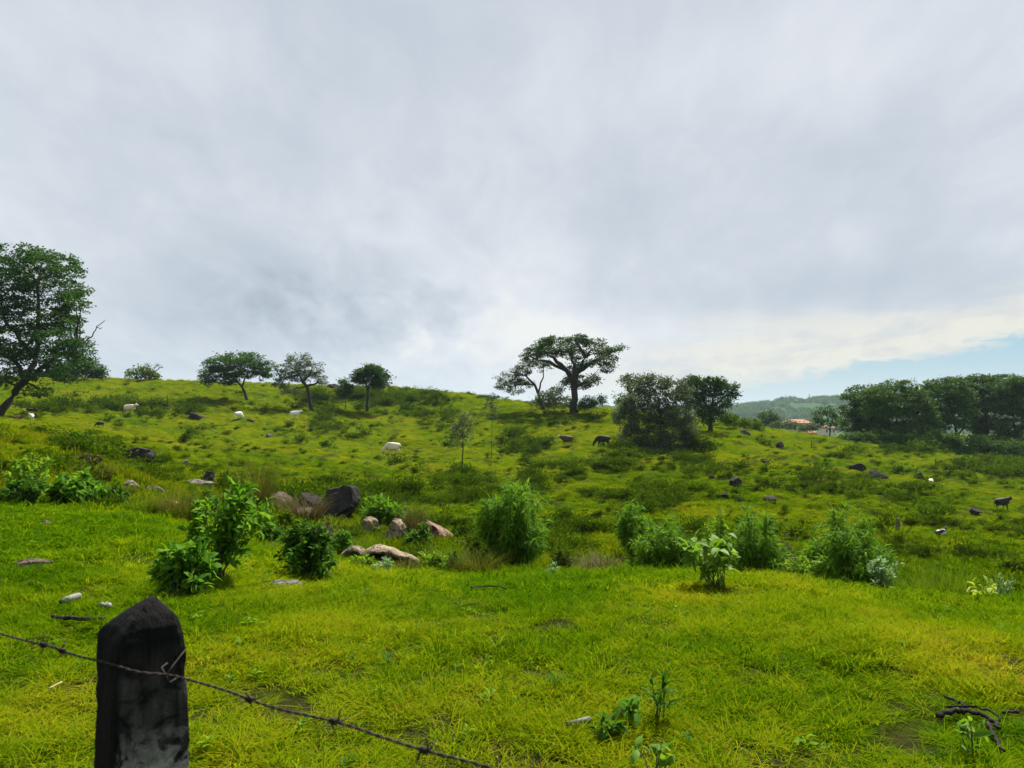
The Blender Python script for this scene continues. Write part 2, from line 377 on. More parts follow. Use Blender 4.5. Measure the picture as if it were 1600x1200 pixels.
# ------------------------------------------------------------------ scattered stuff by geometry nodes
def scatter(name, pts, rot, scl, idx, protos, dry, label, cat):
    col = bpy.data.collections.new(name + '_kinds')
    for k, me in enumerate(protos):
        o = bpy.data.objects.new('%s_kind_%02d' % (name, k), me); col.objects.link(o)
    me = bpy.data.meshes.new(name)
    me.vertices.add(len(pts)); me.vertices.foreach_set('co', np.asarray(pts, np.float32).ravel())
    for nm, ty, key, val in (('rot', 'FLOAT_VECTOR', 'vector', rot), ('scl', 'FLOAT_VECTOR', 'vector', scl), ('idx', 'INT', 'value', idx), ('dry', 'FLOAT', 'value', dry)):
        a = me.attributes.new(nm, ty, 'POINT'); a.data.foreach_set(key, np.asarray(val, np.int32 if ty == 'INT' else np.float32).ravel())
    me.update()
    o = bpy.data.objects.new(name, me); C.objects.link(o)
    ng = bpy.data.node_groups.new(name + '_nodes', 'GeometryNodeTree')
    ng.interface.new_socket('Geometry', in_out='INPUT', socket_type='NodeSocketGeometry')
    ng.interface.new_socket('Geometry', in_out='OUTPUT', socket_type='NodeSocketGeometry')
    gi = ng.nodes.new('NodeGroupInput'); go = ng.nodes.new('NodeGroupOutput')
    ci = ng.nodes.new('GeometryNodeCollectionInfo'); ci.inputs[0].default_value = col; ci.inputs[1].default_value = True; ci.inputs[2].default_value = True
    ip = ng.nodes.new('GeometryNodeInstanceOnPoints'); ip.inputs['Pick Instance'].default_value = True
    def na(nm, ty):
        n = ng.nodes.new('GeometryNodeInputNamedAttribute'); n.data_type = ty; n.inputs[0].default_value = nm; return n.outputs[0]
    L = ng.links.new
    L(gi.outputs[0], ip.inputs['Points']); L(ci.outputs[0], ip.inputs['Instance'])
    L(na('idx', 'INT'), ip.inputs['Instance Index']); L(na('rot', 'FLOAT_VECTOR'), ip.inputs['Rotation']); L(na('scl', 'FLOAT_VECTOR'), ip.inputs['Scale'])
    L(ip.outputs[0], go.inputs[0])
    md = o.modifiers.new('scatter', 'NODES'); md.node_group = ng
    tag(o, label, cat, None, 'stuff')
    return o

def blades(r, n, spread, h0, h1, w, lean, seg=3):
    """(n, 2*seg+1, 3) array of bent grass blades and their faces"""
    a = r.random(n) * 2 * math.pi; rr = spread * np.sqrt(r.random(n))
    bx, by = rr * np.cos(a), rr * np.sin(a)
    h = h0 + (h1 - h0) * r.random(n) ** 1.4
    da = a + r.normal(0, 0.9, n); ln = lean * (0.25 + r.random(n)) * h
    dx, dy = np.cos(da), np.sin(da); sx, sy = -dy, dx
    wv = w * (0.6 + 0.8 * r.random(n))
    V = np.zeros((n, 2 * seg + 1, 3))
    for k in range(seg + 1):
        t = k / seg
        off = ln * t ** 1.7; z = h * (t - min(0.55, 0.26 * lean) * t ** 2.6)
        cx, cy = bx + dx * off, by + dy * off
        ww = wv * (1 - t) ** 0.7 * 0.5
        if k < seg:
            V[:, 2 * k] = np.stack([cx - sx * ww, cy - sy * ww, z], -1); V[:, 2 * k + 1] = np.stack([cx + sx * ww, cy + sy * ww, z], -1)
        else: V[:, 2 * seg] = np.stack([cx, cy, z], -1)
    Fc = [(2 * k, 2 * k + 1, 2 * k + 3, 2 * k + 2) for k in range(seg - 1)] + [(2 * seg - 2, 2 * seg - 1, 2 * seg)]
    return V, Fc

def make_grass():
    r = np.random.default_rng(21); protos = []
    for k in range(6):
        b = MB(); V, Fc = blades(r, 72, 0.10, 0.028, 0.066 + 0.010 * k, 0.0056, 1.9); b.grid(V, Fc)
        V, Fc = blades(r, 4, 0.09, 0.07, 0.13, 0.0045, 1.3, 4); b.grid(V, Fc)
        protos.append(b.mesh('grass_tuft', M['grass']))
    for k in range(4):
        b = MB(); V, Fc = blades(r, 54, 0.12, 0.032, 0.080 + 0.012 * k, 0.0105, 1.7, 2); b.grid(V, Fc)
        protos.append(b.mesh('grass_clump', M['grass']))
    for k in range(4):
        b = MB(); V, Fc = blades(r, 44, 0.13, 0.032, 0.085 + 0.014 * k, 0.012, 1.6, 2); b.grid(V, Fc)
        protos.append(b.mesh('hill_clump', M['hill_grass']))
    PX, DD, SC, ID = [], [], [], []
    def ring(d0, d1, dens, s0, s1, ids, p0, p1):
        n = int(dens * (p1 - p0) / F * 0.5 * (d1 * d1 - d0 * d0))
        d = np.sqrt(d0 * d0 + (d1 * d1 - d0 * d0) * r.random(n)); px = p0 + (p1 - p0) * r.random(n)
        PX.append(px); DD.append(d); SC.append(s0 + (s1 - s0) * r.random(n)); ID.append(r.integers(ids[0], ids[1], n))
    ring(1.6, 4.5, 150, 0.75, 1.25, (0, 6), -300, 1900)
    ring(4.5, 9, 120, 0.8, 1.35, (0, 6), -250, 1850)
    ring(9, 15, 75, 0.9, 1.5, (6, 10), -200, 1800)
    ring(15, 32, 22, 1.3, 2.2, (10, 14), -150, 1750)
    ring(32, 70, 9.5, 1.6, 3.0, (10, 14), -120, 1720)
    ring(70, 175, 3.0, 1.9, 3.8, (10, 14), -100, 1700)
    px = np.concatenate(PX); d = np.concatenate(DD); s = np.concatenate(SC); idx = np.concatenate(ID)
    x = (px - 800) / F * d; y = d
    # uneven cover: taller tufts and worn places
    cov = 0.5 * fbm(x * 0.9 + 5, y * 0.9 + 2, 3) + 0.5 * fbm(x * 2.7 + 5, y * 2.7 + 2, 2)
    keep = r.random(len(x)) < np.clip((cov - 0.34) * 7, 0.22, 1)
    tall = np.clip(0.45 + 1.3 * (fbm(x * 0.7 + 31, y * 0.7, 3) - 0.25) + 1.8 * (fbm(x * 2.9 + 11, y * 2.9, 2) - 0.42), 0.45, 2.0)
    rough_ = np.clip((d - 12.6) / 1.2, 0, 1) * np.clip((27 - d) / 5, 0, 1) * np.clip((fbm(x * 0.5 + 61, y * 0.5, 3) - 0.36) * 7, 0, 1) * (px > 380) * ~((px > 500) & (px < 690) & (d < 15.6))
    bank = (px < 400) * np.clip((d - 16.8) / 1.5, 0, 1) * np.clip((34 - d) / 5, 0, 1) * np.clip((fbm(x * 0.4 + 21, y * 0.4, 3) - 0.33) * 6, 0, 1)
    tall = tall + 1.5 * rough_ + 1.3 * bank
    x, y, s, idx, tall, d, bank = x[keep], y[keep], s[keep], idx[keep], tall[keep], d[keep], bank[keep]
    z = height(x, y) - 0.004
    rot = np.stack([r.normal(0, 0.14, len(x)), r.normal(0, 0.14, len(x)), r.random(len(x)) * 6.28], -1)
    far = np.clip((d - 20) / 60, 0, 1)
    sz = s * tall * (1 - 0.68 * far)
    scl = np.stack([s, s, sz], -1)
    dry = np.clip(dryness(x, y) + r.normal(0, 0.10, len(x)) + 0.25 * bank * r.random(len(x)), 0, 1)
    scatter('grass', np.stack([x, y, z], -1), rot, scl, idx, protos, dry, 'short green and straw coloured pasture grass covering meadow and hillside', 'grass')
    print('grass tufts', len(x))

# ------------------------------------------------------------------ leaves
def frames(dirs, r, roll=None):
    n = len(dirs)
    t = dirs / np.maximum(np.linalg.norm(dirs, axis=1, keepdims=True), 1e-6)
    up = np.tile([0, 0, 1.0], (n, 1)) + r.normal(0, 0.001, (n, 3))
    s = np.cross(t, up); s /= np.maximum(np.linalg.norm(s, axis=1, keepdims=True), 1e-6)
    nn = np.cross(s, t)
    a = r.normal(0, 0.6, n) if roll is None else r.random(n) * 2 * math.pi
    c, q = np.cos(a)[:, None], np.sin(a)[:, None]
    return t, s * c + nn * q, nn * c - s * q
def cards(mb, pos, dirs, L, W, r, roll=True):
    """simple pointed leaf sprays (rhombs)"""
    t, s, n = frames(dirs, r, roll)
    L = L[:, None]; W = W[:, None]
    V = np.stack([pos, pos + t * L * 0.45 - s * W * 0.5 + n * W * 0.12, pos + t * L, pos + t * L * 0.45 + s * W * 0.5 + n * W * 0.12], 1)
    mb.grid(V, [(0, 1, 2), (0, 2, 3)])
def leaves(mb, pos, dirs, L, W, r, bend=0.35, wide=0.45):
    """folded, bent leaves with a midrib: 10 vertices"""
    t, s, n = frames(dirs, r)
    n = np.where(n[:, 2:3] < 0, -n, n)
    L = L[:, None]; W = W[:, None]
    prof = [(0.0, 0.0), (0.22, 0.75), (0.22 + wide * 0.5, 1.0), (0.8, 0.55), (1.0, 0.0)]
    V = []
    for k, (f, w) in enumerate(prof):
        c = pos + t * L * f + n * L * (0.12 * math.sin(f * 3.1) - bend * f * f * 0.7)
        if w == 0: V.append(c)
        else:
            V.append(c - s * W * 0.5 * w + n * W * 0.14 * w); V.append(c); V.append(c + s * W * 0.5 * w + n * W * 0.14 * w)
    V = np.stack(V, 1)   # 0 | 1 2 3 | 4 5 6 | 7 8 9 | 10
    mb.grid(V, [(0, 1, 2), (0, 2, 3), (1, 4, 5, 2), (2, 5, 6, 3), (4, 7, 8, 5), (5, 8, 9, 6), (7, 10, 8), (8, 10, 9)])

def sphere_dirs(r, n):
    v = r.normal(0, 1, (n, 3)); return v / np.linalg.norm(v, axis=1, keepdims=True)

def blob(mb, r, c, rad, leaf, cov, flat=0.55, hang=0.0):
    """foliage of one bough: small sprays gathered in clumps through an ellipsoid"""
    rad = np.asarray(rad); area = math.pi * rad[0] * rad[2]
    n = max(20, int(2.0 * cov * area / (0.5 * leaf * leaf * 0.6)))
    nc = max(6, int(4 + 2.0 * cov * area / max(0.25, (leaf * 3.6) ** 2)))
    dv = sphere_dirs(r, nc); rr = (0.35 + 0.65 * r.random(nc) ** 0.55)[:, None]
    cc = dv * rr * rad
    k = r.integers(0, nc, n)
    cr = leaf * (0.75 + 1.15 * r.random(nc))
    g = r.normal(0, 1, (n, 3)) * cr[k][:, None] * np.array([0.75, 0.75, 0.75 * flat])
    pos = c + cc[k] + g
    d = g / np.maximum(cr[k][:, None], 1e-4) * 0.9 + r.normal(0, 0.5, (n, 3)) + cc[k] / rad * 0.4; d[:, 2] -= hang; d[:, 2] *= 0.75
    L = leaf * (0.6 + 0.8 * r.random(n))
    cards(mb, pos, d, L, L * (0.42 + 0.3 * r.random(n)), r)

def wob(pts, r, amt, steps=4):
    pts = [np.asarray(p, float) for p in pts]; out = []
    for i in range(len(pts) - 1):
        for k in range(steps):
            t = k / steps
            q = pts[i] * (1 - t) + pts[i + 1] * t
            if not (i == 0 and k == 0): q = q + r.normal(0, amt, 3)
            out.append(q)
    out.append(pts[-1]); return out

def tree(name, label, cat, d, limbs, blobs, mat, leaf=0.32, cov=3.0, bark='bark', seed=1, r0=0.3, group=None, flat=0.55, hang=0.0, deep=0.5, twigs=2):
    """limbs: picture polylines (first starts at the foot); blobs: (px, py, rx, ry) of each bough; both given real depth"""
    r = np.random.default_rng(seed); m = d / F
    foot = P(limbs[0][0][0], limbs[0][0][1], d); foot[2] = gz(foot[0], foot[1]) - 0.05
    span = min(16.0, (max(b[0] + b[2] for b in blobs) - min(b[0] - b[2] for b in blobs)) * m) if blobs else 6
    root = thing(name, label, cat, tuple(foot), group)
    tb = MB(); nodes = []
    for li, lm in enumerate(limbs):
        pts = []
        dz0 = 0.0
        for k, q in enumerate(lm):
            w = P(q[0], q[1], d); sh_ = 0.0
            if li > 0 and k == 0 and nodes:
                w = min(nodes, key=lambda a: np.hypot(a[0] - w[0], a[2] - w[2])).copy(); dz0 = w[1] - d
            elif k: w = P(q[0], q[1], d + dz0 + k * r.normal(0, 0.035) * span)
            if li == 0 and k == 0: w[2] = foot[2] - 0.2
            pts.append(w)
        pts = wob(pts, r, 0.05 * r0 * 4, 3)
        n = len(pts); rr0 = r0 * (1.0 if li == 0 else 0.62)
        tb.tube(pts, [max(0.025, rr0 * (1.25 if (li == 0 and i == 0) else 1) * (1 - 0.72 * i / (n - 1))) for i in range(n)], 7)
        nodes += pts[1:]
    cb = MB()
    for b in blobs:
        c = P(b[0], b[1], d); rx, rz = b[2] * m, b[3] * m; ry = (rx + rz) * 0.5 if len(b) < 6 else b[5]
        c = P(b[0], b[1], d + (b[4] if len(b) > 4 else r.uniform(-1, 1) * deep * span * 0.35))
        blob(cb, r, c, (rx, ry, rz), leaf, cov, flat, hang)
        for q in range(1 + twigs):
            e = c + (r.uniform(-0.7, 0.7, 3) * np.array([rx, ry, rz]) if q else 0)
            a = min(nodes, key=lambda p: np.linalg.norm(p - e) + 0.6 * max(0, p[2] - e[2]))
            mid = (a + e) / 2 + np.array([0, 0, 0.08 * np.linalg.norm(a - e)])
            pts = wob([a, mid, e], r, 0.03 * np.linalg.norm(a - e), 2)
            w = min(0.35 * r0, 0.05 + 0.018 * np.linalg.norm(a - e)) * (1 if q == 0 else 0.6)
            tb.tube(pts, [w * (1 - 0.75 * i / (len(pts) - 1)) for i in range(len(pts))], 5, False)
    tb.build('trunk', M[bark], root)
    cb.build('crown', M[mat], root)
    return root

def bush(name, label, cat, d, foot, blobs, mat, leaf=0.3, cov=3.2, seed=1, group=None, flat=0.7, hang=0.1):
    """dense bush: boughs over a short woody base"""
    m = d / F; r = np.random.default_rng(seed)
    limbs = [[foot, (foot[0] + r.uniform(-3, 3), foot[1] - 0.4 * (foot[1] - min(b[1] for b in blobs)))]]
    return tree(name, label, cat, d, limbs, blobs, mat, leaf, cov, 'bark', seed, max(0.04, 0.25 * (foot[1] - min(b[1] for b in blobs)) * m / 9), group, flat, hang, 0.55, 1)

# ------------------------------------------------------------------ near shrubs with real stems
def shrub(name, label, px, d, top, width, mat, style='willow', nst=40, per=70, leaf=0.13, lw=0.022, seed=1, stem='stem', lean=0.0, low=0.15, cat='shrub', group=None, basew=0.12, droop=0.6, sink=0.0):
    r = np.random.default_rng(seed); sf = r.uniform(0.68, 1.12, 7); sh = r.uniform(0.72, 1.0, 7); sh[r.integers(0, 7)] = 1.06
    if nst < 15: sf[:] = 1; sh[:] = 1
    if style == 'willow': sf = 0.75 + 0.25 * sf; sh = 0.84 + 0.18 * sh
    x0 = float(P(px, top + 40, d)[0]); z0 = gz(x0, d) - 0.03 - sink
    H = P(px, top, d)[2] - z0; Wd = width / F * d * 0.5 * (1.10 if style == 'willow' else 1.0)
    if style == 'willow': per = int(per * 1.35); leaf *= 1.12; lw *= 1.15
    root = thing(name, label, cat, (x0, d, z0), group)
    sb = MB(); pos = []; dirs = []
    for k in range(nst):
        a = r.random() * 2 * math.pi; q = math.sqrt(r.random())
        ks = int(a / 6.2832 * 7) % 7; tx, ty = q * Wd * math.cos(a) * sf[ks], q * Wd * math.sin(a) * sf[ks]
        # rounded, uneven outline
        tz = H * (low + (1 - low) * (math.sqrt(max(0, 1 - (q * 0.92) ** 2)) * (0.45 + 0.55 * r.random() ** 0.6))) * sh[ks]
        b = np.array([r.normal(0, basew * Wd * 0.6), r.normal(0, basew * Wd * 0.6), 0.0])
        e = np.array([tx + lean * tz, ty, tz])
        mid = b * 0.55 + e * 0.45; mid[2] = tz * (0.62 if style != 'upright' else 0.5)
        pts = []
        for t in np.linspace(0, 1, 7): pts.append((1 - t) ** 2 * b + 2 * t * (1 - t) * mid + t * t * e)
        pts = [p + (r.normal(0, 0.012 * H, 3) if 0 < i < 6 else 0) for i, p in enumerate(pts)]
        thick = 0.004 + 0.005 * H
        sb.tube(pts, [thick * (1 - 0.8 * i / 6) for i in range(7)], 5, False)
        A = np.array(pts)
        nl = int(per * (0.6 + 0.8 * r.random()))
        t = 0.25 + 0.75 * r.random(nl) ** 0.75
        f = t * 6; i0 = np.minimum(f.astype(int), 5); ff = (f - i0)[:, None]
        pp = A[i0] * (1 - ff) + A[i0 + 1] * ff
        tang = A[np.minimum(i0 + 1, 6)] - A[i0]; tang /= np.linalg.norm(tang, axis=1, keepdims=True)
        # side twigs carry the leaves out from the stem
        out = sphere_dirs(r, nl); tw = 0.10 * H * r.random(nl)[:, None] * (1.25 - t)[:, None]
        pp = pp + out * tw * np.array([1, 1, 0.6])
        dd = out * 0.9 + tang * 0.7
        if style == 'willow': dd[:, 2] -= droop * (0.4 + 0.9 * r.random(nl))
        elif style == 'broad': dd[:, 2] -= 0.15 + droop * 0.4 * r.random(nl)
        else: dd[:, 2] += 0.25
        keep = pp[:, 2] > 0.03 * H
        pos.append(pp[keep]); dirs.append(dd[keep])
    pos = np.concatenate(pos) + np.array([x0, d, z0]); dirs = np.concatenate(dirs)
    lb = MB(); L = leaf * (0.55 + 0.75 * r.random(len(pos)))
    leaves(lb, pos, dirs, L, L * (lw / leaf) * (0.8 + 0.4 * r.random(len(pos))), r, 0.5 if style == 'willow' else 0.35)
    sb.v = [v + np.array([x0, d, z0]) for v in sb.v]
    sb.build('stem', M[stem], root); lb.build('foliage', M[mat], root)
    return root

def tussock(label, px, d, top, width, mat, n=260, seed=1, w=0.008, lean=0.9, group=None, name='grass_tussock', sink=0.0):
    r = np.random.default_rng(seed)
    x0 = float(P(px, top + 40, d)[0]); z0 = gz(x0, d) - 0.03 - sink
    H = max(0.12, P(px, top, d)[2] - z0); Wd = width / F * d * 0.5
    b = MB(); V, Fc = blades(r, int(n * 1.5), Wd * 0.62, H * 0.45, H * 1.15, w * 1.5, lean, 4)
    b.grid(V, Fc)
    o = b.build(name, M[mat]); o.location = (x0, d, z0)
    return tag(o, label, 'grass clump', group)

# ------------------------------------------------------------------ rocks
def rock(label, px, py, w, h, d, mat, seed=1, deep=0.9, rz=0.0, tilt=0.0, bury=0.15, flat=0.0, boxy=0.35, name='boulder', group=None, cat='rock'):
    """boulder whose visible box is centred on a picture point; partly sunk into the turf"""
    g_ = ground_at(px, py + h * 0.42)
    if g_[3][0] and name != 'earth_clod': d = float(g_[1][0]) + 0.1 * w * float(g_[1][0]) / F
    r = random.Random(seed); m = d / F
    bm = bmesh.new(); bmesh.ops.create_icosphere(bm, subdivisions=5, radius=1.0)
    o1 = Vector((r.uniform(0, 90), r.uniform(0, 90), r.uniform(0, 90)))
    from mathutils import noise as mn
    cuts = [(Vector((r.gauss(0, 1), r.gauss(0, 1), r.gauss(0, 0.8))).normalized(), r.uniform(0.50, 0.86)) for _ in range(11)]
    for v in bm.verts:
        p = v.co.copy()
        for n, c in cuts:
            t = p.dot(n)
            if t > c: p -= n * (t - c) * (0.62 + boxy)
        p *= 1 + 0.18 * mn.noise(p * 1.3 + o1) + 0.10 * mn.noise(p * 3.3 + o1) + 0.03 * mn.noise(p * 9 + o1)
        if flat and p.z > 0: p.z *= 1 - flat * min(1, p.z)
        v.co = p
    xs = [v.co.x for v in bm.verts]; zs = [v.co.z for v in bm.verts]
    sx = w * m / (max(xs) - min(xs)); sz = h * m * (1 + bury) / (max(zs) - min(zs))
    for v in bm.verts: v.co = Vector((v.co.x * sx, v.co.y * sx * deep, v.co.z * sz))
    me = bpy.data.meshes.new(name); bm.to_mesh(me); bm.free()
    me.polygons.foreach_set('use_smooth', np.ones(len(me.polygons), bool)); me.materials.append(M[mat])
    o = bpy.data.objects.new(name, me); C.objects.link(o)
    c = P(px, py + h * bury * 0.5, d); o.location = c; KEEP.append((c[0], c[1], max(0.8 * w * m, 0.6))); SEEN.append((px, w * 1.15, d))
    o.rotation_euler = (r.uniform(-0.1, 0.1), tilt, rz)
    return tag(o, label, cat, group)

KEEP = []; SEEN = [(587, 150, 14.2)]
make_grass()
# ================================================================== TREES
tree('tree', 'big spreading feathery tree with leaning forked trunk on the left hillside', 'tree', 78,
     [[(-4, 657), (24, 613), (44, 588), (55, 560), (62, 505), (58, 440)], [(36, 600), (64, 577), (88, 556), (100, 500)], [(44, 588), (22, 564), (-10, 545), (-40, 480)],
      [(55, 560), (20, 520), (-5, 470)], [(88, 556), (110, 550), (122, 540)]],
     [(28, 403, 58, 20), (82, 409, 46, 18), (104, 430, 26, 18), (40, 432, 70, 18), (112, 452, 24, 15), (60, 462, 60, 16), (120, 474, 17, 8), (100, 492, 34, 14), (2, 470, 45, 30),
      (40, 500, 62, 18), (104, 512, 30, 13), (18, 530, 54, 18), (90, 530, 40, 16), (118, 545, 22, 10), (62, 556, 58, 16), (108, 566, 40, 12), (10, 556, 34, 14), (60, 580, 36, 9), (132, 533, 10, 6), (88, 576, 30, 10),
      (-40, 410, 60, 30), (-60, 470, 70, 40), (-50, 530, 55, 30), (-100, 450, 50, 45), (70, 615, 12, 10), (52, 612, 9, 8), (30, 585, 40, 10), (-20, 590, 40, 12), (84, 590, 36, 8), (118, 500, 20, 7), (126, 458, 12, 6), (112, 536, 26, 7), (122, 560, 26, 8), (20, 440, 60, 12), (70, 480, 50, 9), (60, 515, 60, 9), (30, 548, 60, 9), (134, 548, 12, 5)],
     'feather_leaf', 0.240, 1.6, 'bark', 3, 0.42, None, 0.4, 0.0, 0.55, 2)
_big = bpy.data.objects['tree']
_b = MB(); _b.tube(wob([P(108, 556, 78), P(125, 541, 78), P(144, 525, 78), P(152, 511, 78), P(164, 501, 78)], np.random.default_rng(2), 0.06, 3), np.linspace(0.10, 0.03, 13), 6)
_b.tube([P(152, 511, 78), P(157, 514, 78), P(160, 511, 78)], [0.05, 0.04, 0.02], 5)
tag(_b.build('dead_branch', M['pale_bark'], _big), 'bare grey dead branch', None)
bush('bush_tree', 'dark rounded tree on the crest just right of the big feathery tree', 'tree', 150, (132, 593),
     [(128, 570, 22, 13), (148, 579, 17, 10), (108, 579, 18, 11), (158, 585, 9, 6), (130, 584, 34, 8), (90, 584, 14, 8)], 'dark_leaf', 0.336, 3.0, 5)
bush('shrub', 'small green bush on the crest below the bare tree', 'shrub', 158, (222, 592), [(216, 581, 11, 8), (228, 584, 14, 7), (240, 587, 9, 4), (205, 586, 8, 5)], 'weed_green', 0.4, 2.6, 6)
def bare_tree():
    r = np.random.default_rng(8); d = 159; f = P(238, 592, d); f[2] = gz(f[0], d) - 0.1
    root = thing('bare_tree', 'leafless pale tree with fan of bare twigs on the skyline', 'tree', tuple(f)); b = MB()
    def grow(p, dr, L, w, k):
        e = p + dr * L
        b.tube(wob([p, (p + e) / 2 + r.normal(0, 0.06 * L, 3), e], r, 0.03 * L, 2), np.linspace(w, w * 0.6, 5), 5, False)
        if k == 0: return
        for q in range(3):
            nd = dr + r.normal(0, 0.55, 3); nd[2] = nd[2] * 0.7 + 0.15; nd /= np.linalg.norm(nd); grow(e, nd, L * 0.68, w * 0.6, k - 1)
    grow(f, np.array([-0.05, 0, 1.0]), 1.7, 0.13, 0); top = f + np.array([-0.09, 0, 1.7])
    for q in (-0.9, -0.45, -0.1, 0.4, 0.85): grow(top, np.array([q, r.normal(0, .3), 0.9]) / np.linalg.norm([q, 0, 0.9]), 1.15, 0.09, 3)
    b.build('trunk', M['pale_bark'], root)
bare_tree()
tree('tree', 'flat topped green umbrella tree with leaning trunk below the crest', 'tree', 135,
     [[(388, 617), (379, 604), (368, 594), (354, 580)], [(378, 602), (384, 588), (394, 576)], [(368, 594), (345, 590), (330, 585)]],
     [(368, 558, 36, 8), (346, 568, 27, 10), (328, 584, 15, 12), (392, 566, 27, 10), (408, 577, 16, 10), (360, 580, 22, 10), (322, 596, 9, 8), (352, 594, 20, 8), (382, 584, 18, 8), (414, 588, 8, 8), (338, 574, 12, 8)],
     'feather_leaf', 0.288, 2.6, 'bark', 11, 0.30, None, 0.5, 0.1)
tree('tree', 'sparse grey green tree with visible twisting limbs right of the umbrella tree', 'tree', 130,
     [[(488, 624), (479, 604), (470, 592), (461, 576)], [(474, 598), (484, 585), (490, 572)], [(470, 592), (452, 590), (440, 594)], [(479, 604), (496, 598), (506, 596)]],
     [(466, 564, 24, 10), (488, 576, 19, 12), (450, 582, 20, 14), (470, 588, 24, 12), (498, 590, 12, 8), (438, 598, 11, 13), (456, 610, 18, 9), (505, 597, 8, 5), (476, 558, 8, 4), (428, 570, 4, 6)],
     'olive_leaf', 0.256, 1.35, 'bark', 13, 0.36, None, 0.6, 0.0, 0.5, 4)
tree('tree', 'compact round dark tree standing alone on the middle skyline', 'tree', 135,
     [[(574, 620), (575, 606), (570, 594), (564, 586)], [(575, 606), (585, 596), (592, 588)]],
     [(577, 579, 22, 9), (561, 590, 12, 10), (595, 588, 14, 10), (578, 590, 24, 11), (600, 598, 9, 8), (584, 578, 12, 6), (588, 603, 14, 5)], 'dark_leaf', 0.288, 3.2, 'bark', 17, 0.26)
bush('shrub', 'dark ragged shrub left of the compact round tree', 'shrub', 134, (540, 620), [(537, 596, 7, 8), (543, 606, 10, 9), (538, 612, 12, 8)], 'dark_leaf', 0.288, 2.6, 19)
tree('tree', 'largest hilltop tree with open crown, thick trunk and long reaching right limb', 'tree', 125,
     [[(897, 640), (898, 612), (896, 597), (882, 577), (866, 560), (850, 548)], [(898, 606), (905, 580), (914, 558), (926, 545)], [(897, 600), (898, 572), (888, 548)],
      [(905, 580), (928, 566), (950, 552), (972, 545)], [(882, 577), (858, 566), (838, 562)], [(914, 558), (905, 540), (897, 530)], [(898, 606), (915, 596), (924, 588)]],
     [(846, 538, 18, 9), (866, 533, 18, 8), (838, 549, 20, 9), (862, 550, 24, 7), (895, 535, 22, 9), (906, 528, 11, 5), (926, 538, 20, 9), (940, 550, 17, 9), (952, 562, 12, 8), (958, 546, 10, 5), (971, 543, 8, 3),
      (950, 575, 12, 8), (900, 552, 22, 10), (912, 568, 14, 8), (897, 590, 12, 10), (908, 602, 17, 8), (926, 594, 10, 9), (884, 596, 8, 8), (822, 556, 9, 6), (934, 566, 8, 6), (898, 575, 10, 8), (880, 545, 14, 8)],
     'dark_leaf', 0.272, 2.3, 'bark', 23, 0.62, None, 0.5, 0.05, 0.5, 3)
tree('tree', 'paler thin limbed tree leaning left below the largest hilltop tree', 'tree', 129,
     [[(850, 617), (836, 601), (822, 588), (808, 582)], [(842, 609), (848, 590), (850, 568)], [(836, 601), (815, 600), (798, 604)], [(822, 588), (826, 572)]],
     [(798, 590, 22, 9), (815, 577, 17, 9), (828, 566, 15, 8), (790, 603, 17, 7), (818, 600, 18, 6), (850, 572, 13, 9), (840, 556, 10, 5), (806, 612, 12, 4)],
     'pale_tree_leaf', 0.256, 1.9, 'bark', 29, 0.28, None, 0.5, 0.0, 0.4, 3)
bush('shrub', 'grey green thicket at the foot of the largest hilltop tree', 'shrub', 126, (866, 636), [(858, 619, 18, 8), (878, 628, 20, 9), (846, 630, 14, 7), (870, 610, 10, 6)], 'olive_leaf', 0.272, 2.6, 31)
bush('shrub', 'dark low thicket right of the trunk of the largest hilltop tree', 'shrub', 124, (926, 640), [(916, 629, 10, 10), (930, 628, 12, 8), (939, 625, 6, 6), (908, 634, 12, 6)], 'dark_leaf', 0.272, 2.6, 37)
bush('broad_bush', 'huge rounded grey green bushy tree reaching down to the slope', 'tree', 82, (1030, 708),
     [(1024, 596, 28, 10), (1000, 607, 22, 14), (1050, 606, 22, 14), (1012, 625, 36, 16), (1060, 628, 22, 16), (986, 632, 18, 16), (1026, 646, 34, 16), (1062, 652, 24, 16), (980, 652, 20, 16), (1004, 664, 24, 16),
      (1046, 670, 28, 18), (1075, 668, 14, 20), (985, 676, 22, 14), (1020, 686, 30, 14), (1055, 692, 24, 14), (1078, 688, 10, 16), (970, 645, 8, 9), (1035, 704, 38, 7), (1072, 612, 10, 10)],
     'olive_leaf', 0.192, 2.2, 41, None, 0.7, 0.1)
tree('tree', 'dense green tree rising behind the huge bushy tree on its right', 'tree', 104,
     [[(1110, 664), (1111, 645), (1114, 625), (1110, 606)], [(1112, 638), (1130, 622), (1140, 614)]],
     [(1084, 600, 22, 11), (1110, 599, 24, 10), (1132, 606, 19, 11), (1145, 616, 9, 8), (1108, 618, 24, 12), (1136, 628, 12, 8), (1094, 636, 18, 14), (1116, 642, 14, 10), (1076, 620, 14, 16), (1100, 656, 16, 7)],
     'dark_leaf', 0.272, 3.0, 'bark', 43, 0.3)
tree('tree', 'small loose topped tree peeping out left of the huge bushy tree', 'tree', 95, [[(986, 640), (984, 616), (980, 600)], [(984, 616), (992, 600)]],
     [(986, 590, 15, 7), (974, 597, 8, 7), (994, 600, 12, 8), (966, 622, 8, 8), (975, 632, 14, 9)], 'pale_tree_leaf', 0.240, 1.8, 'bark', 47, 0.16)
bush('shrub', 'dark shadowy shrub against the right foot of the huge bushy tree', 'shrub', 80, (1098, 705), [(1092, 691, 14, 11), (1108, 696, 12, 8), (1085, 698, 12, 7)], 'weed_leaf', 0.26, 3.2, 53)
